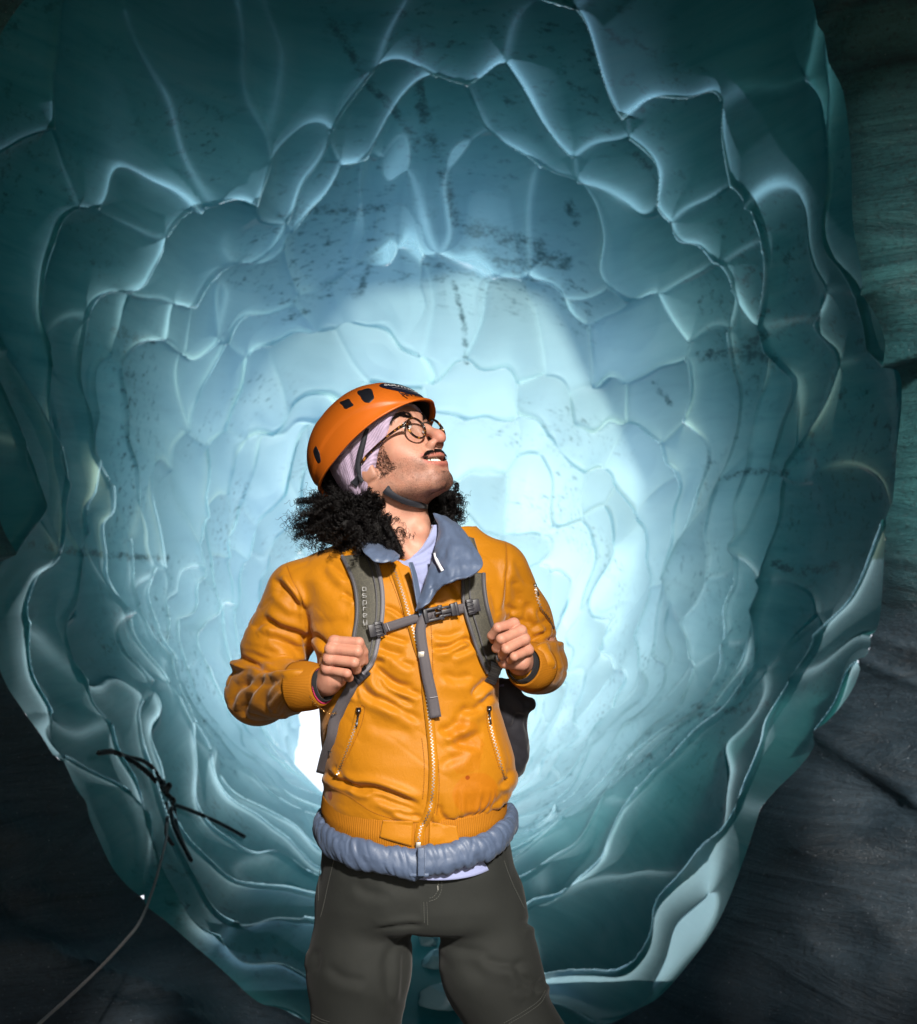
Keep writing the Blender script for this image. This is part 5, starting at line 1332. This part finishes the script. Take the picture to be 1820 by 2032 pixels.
# the bag behind him
hp = .008
lo = (-.30, 3.60, .92); hi = (.16, 3.98, 1.52)
G = grid3(lo, hi, hp)
c_ = (P(828, 0)[0], 3.78, 1.20)
u_ = np.abs((G[0]-c_[0])/.145); v_ = np.abs((G[1]-c_[1])/.115); w_ = np.abs((G[2]-c_[2])/.25)
d = ((u_**3.2+v_**3.0+w_**3.6)**(1/3.2)-1)*.115
v, f_ = nets(d, lo, hp, 2); v = v+vnormals(v, f_)*(.006*fbm(v[:, 0]*12, v[:, 1]*12, v[:, 2]*9, 3))[:, None]
bag = mesh_obj('bag', v, f_, PACKF, pack)
def band(name, left, right, dl, nu, nv, m, parent, thick, off=.006, bow=.004, sf=surf2, smooth=6, back=None):
    """a padded strap lying on the jacket between two measured edges"""
    L = catmull(left, nv); Rr = catmull(right, nv); V = np.zeros((nu, nv, 3)); Yd = np.zeros((nu, nv))
    for i in range(nu):
        for j in range(nv):
            q = L[j]+(Rr[j]-L[j])*i/(nu-1); Yd[i, j] = sf(q[0], q[1], off)[1]
    if back is not None:
        for j in range(nv):
            t = j/(nv-1)
            if t < back[0]: Yd[:, j] = Yd[:, j]*0+np.interp(t, [0, back[0]], [back[1], back[2]])
    for _ in range(smooth):
        Yd[:, 1:-1] = np.minimum(.25*Yd[:, :-2]+.5*Yd[:, 1:-1]+.25*Yd[:, 2:], Yd[:, 1:-1]+.001)
        Yd[1:-1] = np.minimum(.25*Yd[:-2]+.5*Yd[1:-1]+.25*Yd[2:], Yd[1:-1]+.001)
    for i in range(nu):
        s = i/(nu-1)
        for j in range(nv):
            q = L[j]+(Rr[j]-L[j])*s; V[i, j] = P(q[0], q[1], Yd[i, j]-D0-bow*4*s*(1-s))
    o = mesh_obj(name, V.reshape(-1, 3), grid_faces(nu, nv), m, parent)
    md = o.modifiers.new('thickness', 'SOLIDIFY'); md.thickness = thick; md.offset = 1
    return o, V
SLl = r2((1150, 250), (1200, 350), (1250, 480), (1272, 620), (1270, 760), (1248, 900), (1240, 1010), (1236, 1110), (1228, 1200))
SLr = r2((1400, 230), (1440, 350), (1472, 500), (1480, 640), (1470, 780), (1445, 920), (1420, 1040), (1385, 1130), (1320, 1200))
stl, VL = band('shoulder_strap', SLl, SLr, None, 14, 60, PACKF, pack, .010)
SRl = r3((760, 500), (755, 640), (760, 760), (785, 880), (825, 1010), (870, 1150), (920, 1280), (965, 1370))
SRr = r3((930, 520), (935, 640), (955, 780), (985, 900), (1015, 1010), (1040, 1140), (1055, 1240), (1050, 1310))
strr, VR = band('shoulder_strap', SRl, SRr, None, 14, 60, PACKF, pack, .010)
SUl = r3((795, 205), (820, 300), (840, 400)); SUr = r3((850, 220), (880, 320), (915, 420))
up_, VU = band('strap_yoke', SUl, SUr, None, 8, 20, PACKF, strr, .008)
for V, pm in ((VL, (PIPE, DKPIPE)), (VR, (PIPE, DKPIPE))):
    par = stl if V is VL else strr
    for e_, k_, m_, rr_ in ((V[-1], -1, PIPE if V is VL else DKPIPE, .0042), (V[0], 1, DKPIPE, .0036)):
        mb = MB(); ee = e_.copy(); ee[:, 1] -= .004; mb.tube(ee, rr_, 8, True, .8, np.array([0, -1., 0])); mb.build('binding', m_, par)
    j_ = 10 if V is VL else 4
    mb = MB(); ee = V[j_].copy(); ee[:, 1] -= .0035; mb.tube(ee, .0016, 6); mb.build('seam', DKPIPE, par)
# lettering down the strap, letter by letter, drawn in strokes
LET = {'o': [[(0, 0), (1, 0), (1, 1), (0, 1), (0, 0)]], 's': [[(1, 1), (0, 1), (0, .5), (1, .5), (1, 0), (0, 0)]], 'p': [[(0, -.45), (0, 1), (1, 1), (1, 0), (.45, 0)]],
       'r': [[(0, 0), (0, 1), (1, 1)]], 'e': [[(1, 0), (0, 0), (0, 1), (1, 1), (1, .5), (.35, .5)]], 'y': [[(0, 1), (0, 0), (1, 0)], [(1, 1), (1, -.45), (.1, -.45)]]}
PRINT = mat('silver_print', (.45, .45, .46), .45)
SBV = BVHTree.FromPolygons((VL.reshape(-1, 3)).tolist(), grid_faces(14, 60).tolist())
mb = MB()
for ch, (u0, v0) in zip('osprey', ((1318, 532), (1318, 585), (1320, 640), (1322, 695), (1320, 745), (1320, 795))):
    for st_ in LET[ch]:
        pts_ = []
        for x, y in st_:
            q_ = r2((u0+28*x+.04*(v0-660)*.5, v0-28*y))[0]; h_ = surf(q_[0], q_[1], .0118, None, SBV)
            pts_.append(h_ if h_ is not None else P(*q_, -.15))
        for a_, b_ in zip(pts_[:-1], pts_[1:]): mb.tube([a_, b_], .00055, 5)
mb.build('lettering', PRINT, stl)
# webbing below the left-hand strap, hanging free at the end
def web(name, pts, w, dy, m, parent, nn=40, bvh=None, off=.006, thick=.0016, twist=0):
    c = catmull(pts, nn)
    if dy is None:
        v_ = []
        for a_, b_ in c:
            h_ = surf(a_, b_, off, None, JB)
            v_.append(surf2(a_, b_, off) if h_ is not None else P(a_, b_, v_[-1][1]-D0+.003))
        v_ = np.array(v_)
    else: v_ = np.array([P(a_, b_, y_) for (a_, b_), y_ in zip(c, np.interp(np.linspace(0, 1, nn), np.linspace(0, 1, len(dy)), dy))])
    y = v_[:, 1].copy()
    for _ in range(6): y[1:-1] = np.minimum(.25*y[:-2]+.5*y[1:-1]+.25*y[2:], y[1:-1]+.001)
    v_ = np.array([P(c[i][0], c[i][1], y[i]-D0) for i in range(nn)])
    t_, n_, b_ = frames(v_, np.array([0, -1., 0])); W = np.interp(np.linspace(0, 1, nn), np.linspace(0, 1, len(w)), w)[:, None]
    V = np.stack([v_-b_*W, v_-b_*W*.33, v_+b_*W*.33, v_+b_*W], 1).reshape(-1, 3)
    o = mesh_obj(name, V, grid_faces(nn, 4), m, parent); md = o.modifiers.new('thickness', 'SOLIDIFY'); md.thickness = thick; md.offset = 0
    return o, v_
adj = MB()
a3, b3 = surf2(*r2((1325, 1165))[0], .010), surf2(*r2((1250, 1235))[0], .009)
dd = (b3-a3)/np.linalg.norm(b3-a3); cr_ = np.cross(dd, [0, -1., 0])
for k_ in np.linspace(0, 1, 4): adj.box(a3+(b3-a3)*k_, (.013, .0035, .0035), (cr_, np.array([0, 1., 0]), dd))
adj.box((a3+b3)/2, (.016, .003, np.linalg.norm(b3-a3)/2+.004), (cr_, np.array([0, 1., 0]), dd)); adj.build('ladder_lock', PLAS, pack, bevel=.001)
tail1, _ = web('webbing', r2((1268, 1215), (1215, 1330), (1150, 1450), (1095, 1580))+r4((300, 420), (265, 520), (232, 655)), [.010, .0100, .0105, .0115, .0125, .0125, .0128], None, WEBG, pack, off=.007)
th2 = MB()
for q_ in (r4((241, 480), (290, 512)),): th2.tube([surf2(*q_[0], .010), surf2(*q_[1], .010)], .0009, 5)
th2.build('bartack', STITCH, tail1)
a3, b3 = surf2(*r3((985, 1330))[0], .008), surf2(*r3((1030, 1420))[0], -.0)
a3 = np.array(P(*r3((990, 1330))[0], -.075)); b3 = np.array(P(*r3((1032, 1420))[0], -.068)); dd = (b3-a3)/np.linalg.norm(b3-a3); dd = np.array([-.38, 0, -.92]); a3 = np.array(P(*r3((1012, 1375))[0], -.075)); cr_ = np.cross(dd, [0, -1., 0])
adj = MB()
for k_ in np.linspace(-1, 1, 4): adj.box(a3+dd*k_*.014, (.013, .004, .0025), (cr_, np.array([0, 1., 0]), dd))
adj.box(a3, (.0125, .003, .020), (cr_, np.array([0, 1., 0]), dd)); adj.build('ladder_lock', PLAS, pack, bevel=.001)
# sternum strap
ss, sv_ = web('chest_strap', r3((25, 1005), (130, 975), (300, 920), (420, 882), (520, 868)), [.0085], None, WEBG, pack, off=.010)
ss2, _ = web('chest_strap', r3((620, 850), (700, 830), (790, 812)), [.0088], None, WEBG, pack, off=.010, nn=16)
for q_, par in ((r3((100, 945), (125, 1010)), ss), (r3((700, 790), (715, 868)), ss2)):
    mb = MB(); mb.tube([surf2(*q_[0], .013), surf2(*q_[1], .013)], .0007, 5); mb.build('bartack', mat('pale_stitch', (.35, .33, .36), .8), par)
dn, _ = web('strap_tail', r3((470, 850), (425, 900), (395, 980), (395, 1060), (415, 1200), (450, 1400), (490, 1580), (520, 1755)), [.0090, .0092, .0094, .0096, .0098, .0102, .0105, .0108], None, WEBG, pack, off=.013, nn=50)
mb = MB(); q_ = r3((470, 1588), (538, 1575)); mb.tube([surf2(*q_[0], .016), surf2(*q_[1], .016)], .0007, 5); mb.build('bartack', mat('pale_stitch', (.35, .33, .36), .8), dn)
# side-release buckle
o_ = surf2(*r3((565, 855))[0], .014); xx = surf2(*r3((640, 838))[0], .014)-surf2(*r3((490, 872))[0], .014); xx /= np.linalg.norm(xx); yy = np.array([0, -1., 0]); yy = yy-yy.dot(xx)*xx; zz = np.cross(xx, yy)
buckle = MB(); W_ = .0125
def bb(x, z, hx, hz, hy=.0045): buckle.box(o_+xx*x+zz*z, (hx, hy, hz), (xx, yy, zz))
bb(-.030, 0, .004, W_*1.15); bb(-.014, W_*.85, .014, .0026); bb(-.014, -W_*.85, .014, .0026); bb(.000, W_*.75, .004, .005); bb(.000, -W_*.75, .004, .005)
bb(.010, 0, .010, .0042); bb(.006, W_*.62, .012, .0024); bb(.006, -W_*.62, .012, .0024); bb(.024, 0, .005, W_*.98); bb(.031, 0, .003, W_*1.05); bb(-.006, 0, .006, .0022)
buckle.build('buckle', PLAS, pack, bevel=.0012)
# clips that hold the chest strap to the shoulder straps
for (q0, par) in ((r3((30, 1000))[0], stl), (r3((815, 808))[0], strr)):
    c0_ = surf2(*q0, .020); mb = MB(); e1 = xx*.97; e2 = zz
    mb.box(c0_, (.006, .004, .015), (e1, yy, e2)); mb.box(c0_-e1*.012*(1 if par is stl else -1), (.007, .004, .012), (e1, yy, e2))
    for k_ in np.linspace(-1, 1, 4): mb.box(c0_+e2*k_*.010+yy*.004, (.007, .0015, .0014), (e1, yy, e2))
    mb.tube([c0_+e2*.014+e1*.004, c0_+e2*.012+e1*.012, c0_-e2*.010+e1*.010, c0_-e2*.014+e1*.002], .0022, 6); mb.build('strap_clip', PLAS, par, bevel=.0008)

# ---- black garment stuffed in the pack's side
hg = .004
pts = [P(*r3(q_)[0], y_) for q_, y_ in (((1060, 1500), .05), ((1130, 1560), .05), ((1220, 1700), .06), ((1150, 1850), .06), ((1180, 2030), .07))]
lo = np.array(pts).min(0)-.08; hi = np.array(pts).max(0)+.10; lo[2] = P(0, 1545)[2]-.03
G = grid3(lo, hi, hg)
gpts = [P(1003, 1372, .05), P(1010, 1420, .055), P(1016, 1470, .06), P(1018, 1510, .06), P(1026, 1530, .06)]
d = chain(G, gpts, [.026, .032, .028, .022, .010], .03)
d = smin(d, chain(G, [P(1015, 1390, .05), P(1040, 1402, .045), P(1046, 1400, .045)], [.026, .018, .012], .02), .012)
d = smax(d, -chain(G, [P(1046, 1432, .02), P(1030, 1425, .02), P(1018, 1440, .02)], [.008, .006, .003], .01), .008)
d = smin(d, cap(G, P(985, 1365, .05), P(1020, 1368, .05), .012), .01)
v, f_ = nets(d, lo, hg, 2); N = vnormals(v, f_)
v = v+N*(.006*fbm(v[:, 0]*26+v[:, 2]*10, v[:, 1]*26, v[:, 2]*13, 3))[:, None]
BFAB = cloth('black_fleece', (.0065, .0065, .012), .85, .35, 500, .3, .1)
garment = mesh_obj('garment', v, f_, BFAB); garment['label'] = 'crumpled black fleece garment hanging from the backpack below his bent elbow'; garment['category'] = 'garment'
GB = BVHTree.FromPolygons(v.tolist(), f_.tolist())
tg = MB(); q_ = r3((1045, 1488), (1105, 1478)); a3, b3 = [surf(*k_, .002, None, GB) for k_ in q_]
if a3 is not None and b3 is not None:
    tg.box((a3+b3)/2, (np.linalg.norm(b3-a3)/2, .0006, .0022), ((b3-a3)/np.linalg.norm(b3-a3), np.array([0, 1., 0]), np.array([0, 0, 1.]))); tg.build('woven_tag', mat('blue_tag', (.05, .05, .12), .7), garment)

# ---- wrist jewellery (his right wrist)
wc = wr_r+np.array([-.006, .003, -.004]); axw = (wr_r-CUR)/np.linalg.norm(wr_r-CUR); e1 = np.array([0, 0, 1.])-axw[2]*axw; e1 /= np.linalg.norm(e1); e2 = np.cross(axw, e1)
GOLD = mat('gold', (.75, .48, .18), .22, 1.0); PINK = mat('pink_cord', (.45, .02, .10), .7)
bead = MB()
for i in range(64):
    a_ = i/64*2*np.pi; c_ = wc+axw*-.004+(math.cos(a_)*e1+math.sin(a_)*e2)*.0325
    V, F = dome(c_, axw, .0017, 6, 5); bead.add(V, F)
bo = bead.build('bracelet', PINK); bo['label'] = 'thin pink beaded cord bracelet round his right wrist'; bo['category'] = 'bracelet'
ch_ = MB()
for i in range(46):
    a_ = i/46*2*np.pi; low_ = max(0, -math.cos(a_-.35)); c_ = wc-axw*(.012+.0*low_)+(math.cos(a_)*e1+math.sin(a_)*e2)*(.0365+.010*low_**2)+np.array([.018*low_**2, 0, -.006*low_**2])
    tg_ = -math.sin(a_)*e1+math.cos(a_)*e2; rd = math.cos(a_)*e1+math.sin(a_)*e2; s_ = rd if i % 2 else axw
    T = np.linspace(0, 2*np.pi, 11); ch_.tube(np.array([c_+tg_*.0038*math.cos(t)+s_*.0019*math.sin(t) for t in T]), .0006, 5, False)
gb = ch_.build('bracelet', GOLD); gb['label'] = 'gold chain bracelet hanging loose over his right cuff'; gb['category'] = 'bracelet'
# ================================================================ the rope fixed to the ice at the mouth of the tunnel
sub = tunnel_v[::4, :560:3]; wb_ = np.stack([Xw, Yw, Zw], -1)[::4, ::3]
TBV = BVHTree.FromPolygons(sub.reshape(-1, 3).tolist(), grid_faces(sub.shape[0], sub.shape[1], True, False).tolist())
WBV = BVHTree.FromPolygons(wb_.reshape(-1, 3).tolist(), grid_faces(wb_.shape[0], wb_.shape[1], True, False).tolist())
def ice(px, py, off):
    c = [h for h in (surf(px, py, off, None, b) for b in (TBV, WBV)) if h is not None]
    return min(c, key=lambda h: h[1]) if c else P(px, py, 3.0)
ra = lambda *q: [(u*.3651, 1289.7+v*.3651) for u, v in q]
ROPEM = cloth('dark_rope', (.012, .011, .013), .8, .2, 300, .3)
CORDM = cloth('grey_cord', (.22, .20, .20), .8, .2, 300, .3)
def rope_line(pts, off, n):
    v = np.array([ice(a, b, off) for a, b in catmull(pts, n)])
    for _ in range(10): v[1:-1] = .25*v[:-2]+.5*v[1:-1]+.25*v[2:]
    return v
rope = empty('rope', tuple(ice(325, 1580, .1)), 'dark knotted rope fixed to the ice at the lower left of the tunnel', 'rope')
def twisted(v, r):
    mb = MB(); n = len(v); L = np.r_[0, np.cumsum(np.linalg.norm(np.diff(v, axis=0), axis=1))]; t, nn, b = frames(v)
    for k in range(3):
        ph = L/(r*7)*2*np.pi+k*2.094; mb.tube(v+(np.cos(ph)[:, None]*nn+np.sin(ph)[:, None]*b)*r*.5, r*.62, 6)
    return mb
for pts, r in ((ra((535, 560), (620, 555), (720, 605), (800, 665), (850, 715)), .011), (ra((600, 545), (690, 580), (770, 600), (830, 640), (870, 700)), .009),
               (ra((960, 845), (1080, 890), (1200, 945), (1330, 1015)), .0095), (ra((905, 830), (910, 920), (905, 1000), (940, 1060)), .008), (ra((930, 840), (940, 940), (985, 1040), (1040, 1145)), .009), (ra((950, 860), (960, 950), (1000, 1060), (1035, 1130)), .008)):
    twisted(rope_line(pts, .06, 120), r).build('strand', ROPEM, rope)
kn = ra((850, 700), (905, 745), (860, 790), (935, 800), (880, 745), (900, 830), (965, 850), (890, 790), (860, 730), (940, 780), (950, 830))
v = np.array([ice(a, b, .07+.03*math.sin(i*1.1)) for i, (a, b) in enumerate(catmull(kn, 180))])
yk = v[:, 1].mean(); v[:, 1] = yk+.35*(v[:, 1]-yk)+.025*np.sin(np.linspace(0, 26, 180))
for _ in range(3): v[1:-1] = .25*v[:-2]+.5*v[1:-1]+.25*v[2:]
twisted(v, .0105).build('knot', ROPEM, rope)
A_ = rope_line(ra((905, 960), (905, 1030), (880, 1130)), .06, 20)
end = np.array(ice(90, 2032, .25)); mid = [P(*ra(q)[0], y) for q, y in (((880, 1130), 0), ((840, 1270), 0))]
pts = ra((908, 940), (905, 1020), (880, 1130), (835, 1290), (770, 1460), (690, 1570), (500, 1770), (215, 2030), (0, 2220))
cv = catmull(pts, 160); ys = np.interp(np.linspace(0, 1, 160), [0, .12, .45, .75, 1], [A_[0, 1]-.05, A_[0, 1]-.35, A_[0, 1]-1.3, A_[0, 1]-2.2, A_[0, 1]-3.2])
cv3 = np.array([P(a, b, y-D0) for (a, b), y in zip(cv, ys)])
cordo = twisted(cv3, .0052).build('cord', CORDM); cordo['label'] = 'thin grey cord running down to the left from the knotted rope'; cordo['category'] = 'cord'

# loose ice lying in the bottom of the tunnel, seen between his legs
CLEAR = mat('chunk_ice', (.42, .70, .74), .12); CLEAR.node_tree.nodes['Principled BSDF'].inputs['Transmission Weight'].default_value = .35; CLEAR.node_tree.nodes['Principled BSDF'].inputs['IOR'].default_value = 1.31
def chunk(px, py, rx, ry, rz, seed, label):
    o = ice(px, py, .02)
    V, F = dome(np.zeros(3), (0, 0, 1), 1.0, 30, 18); k_ = np.abs(V)**.75; V = np.sign(V)*k_
    fac = np.array([[.8, .2, .5], [-.6, .5, .6], [.1, -.9, .4], [-.3, -.5, .8], [.7, -.5, .3], [-.9, -.2, .1]])+np.random.default_rng(seed).normal(0, .25, (6, 3))
    for f_ in fac:
        f_ = f_/np.linalg.norm(f_); t_ = V@f_; V = V-np.clip(t_-.62, 0, None)[:, None]*f_
    V = V*(1+.06*fbm(V[:, 0]*3+seed, V[:, 1]*3, V[:, 2]*3, 3))[:, None]*np.array([rx, ry, rz])
    q_ = mesh_obj('ice_chunk', V+o+np.array([0, 0, rz*.35]), F, CLEAR); q_['label'] = label; q_['category'] = 'ice chunk'; q_['group'] = 'loose ice on the tunnel floor'
chunk(880, 1985, .17, .12, .055, 3, 'wide flat slab of pale ice lying between his lower legs')
chunk(846, 1868, .055, .05, .06, 5, 'small pale lump of ice showing just below his crotch')
chunk(868, 1912, .075, .06, .045, 8, 'rounded ice lump between the flat slab and the small lump')
# ---------------------------------------------------------------- camera, light, world
cam = bpy.data.cameras.new('camera'); co = bpy.data.objects.new('camera', cam); COL.objects.link(co)
co.location = (0, 0, ZC); co.rotation_euler = (R_(90), 0, 0)
cam.sensor_fit = 'VERTICAL'; cam.sensor_height = 36; cam.sensor_width = 36
cam.lens = 18/TV; cam.clip_end = 500; cam.clip_start = .05
cam.dof.use_dof = True; cam.dof.focus_distance = 3.4; cam.dof.aperture_fstop = 9.0
sc.camera = co
sun = bpy.data.lights.new('sun', 'SUN'); so = bpy.data.objects.new('sun', sun); COL.objects.link(so)
d = Vector((math.sin(R_(SUN_AZ))*math.cos(R_(SUN_EL)), -math.cos(R_(SUN_AZ))*math.cos(R_(SUN_EL)), math.sin(R_(SUN_EL))))
so.rotation_euler = d.to_track_quat('Z', 'Y').to_euler(); so.location = d*30
sun.energy = 4.6; sun.angle = R_(4.0); sun.color = (1, .94, .86)
w = bpy.data.worlds.new('World'); sc.world = w; w.use_nodes = True
nt = w.node_tree; sky = nt.nodes.new('ShaderNodeTexSky'); sky.sky_type = 'NISHITA'; sky.sun_disc = False
sky.sun_elevation = R_(SUN_EL); sky.sun_rotation = R_(180-SUN_AZ)
bg = nt.nodes['Background']; bg.inputs['Strength'].default_value = .15
nt.links.new(sky.outputs[0], bg.inputs['Color'])
vs = sc.view_settings; vs.view_transform = 'Standard'; vs.look = 'None'; vs.gamma = 1; vs.exposure = 0.6
sc.render.engine = 'CYCLES'
c = sc.cycles; c.use_denoising = True; c.max_bounces = 14; c.diffuse_bounces = 8; c.glossy_bounces = 4
c.transmission_bounces = 10; c.transparent_max_bounces = 12; c.sample_clamp_indirect = 6; c.caustics_reflective = False; c.caustics_refractive = False
c.use_adaptive_sampling = True; c.adaptive_threshold = .012
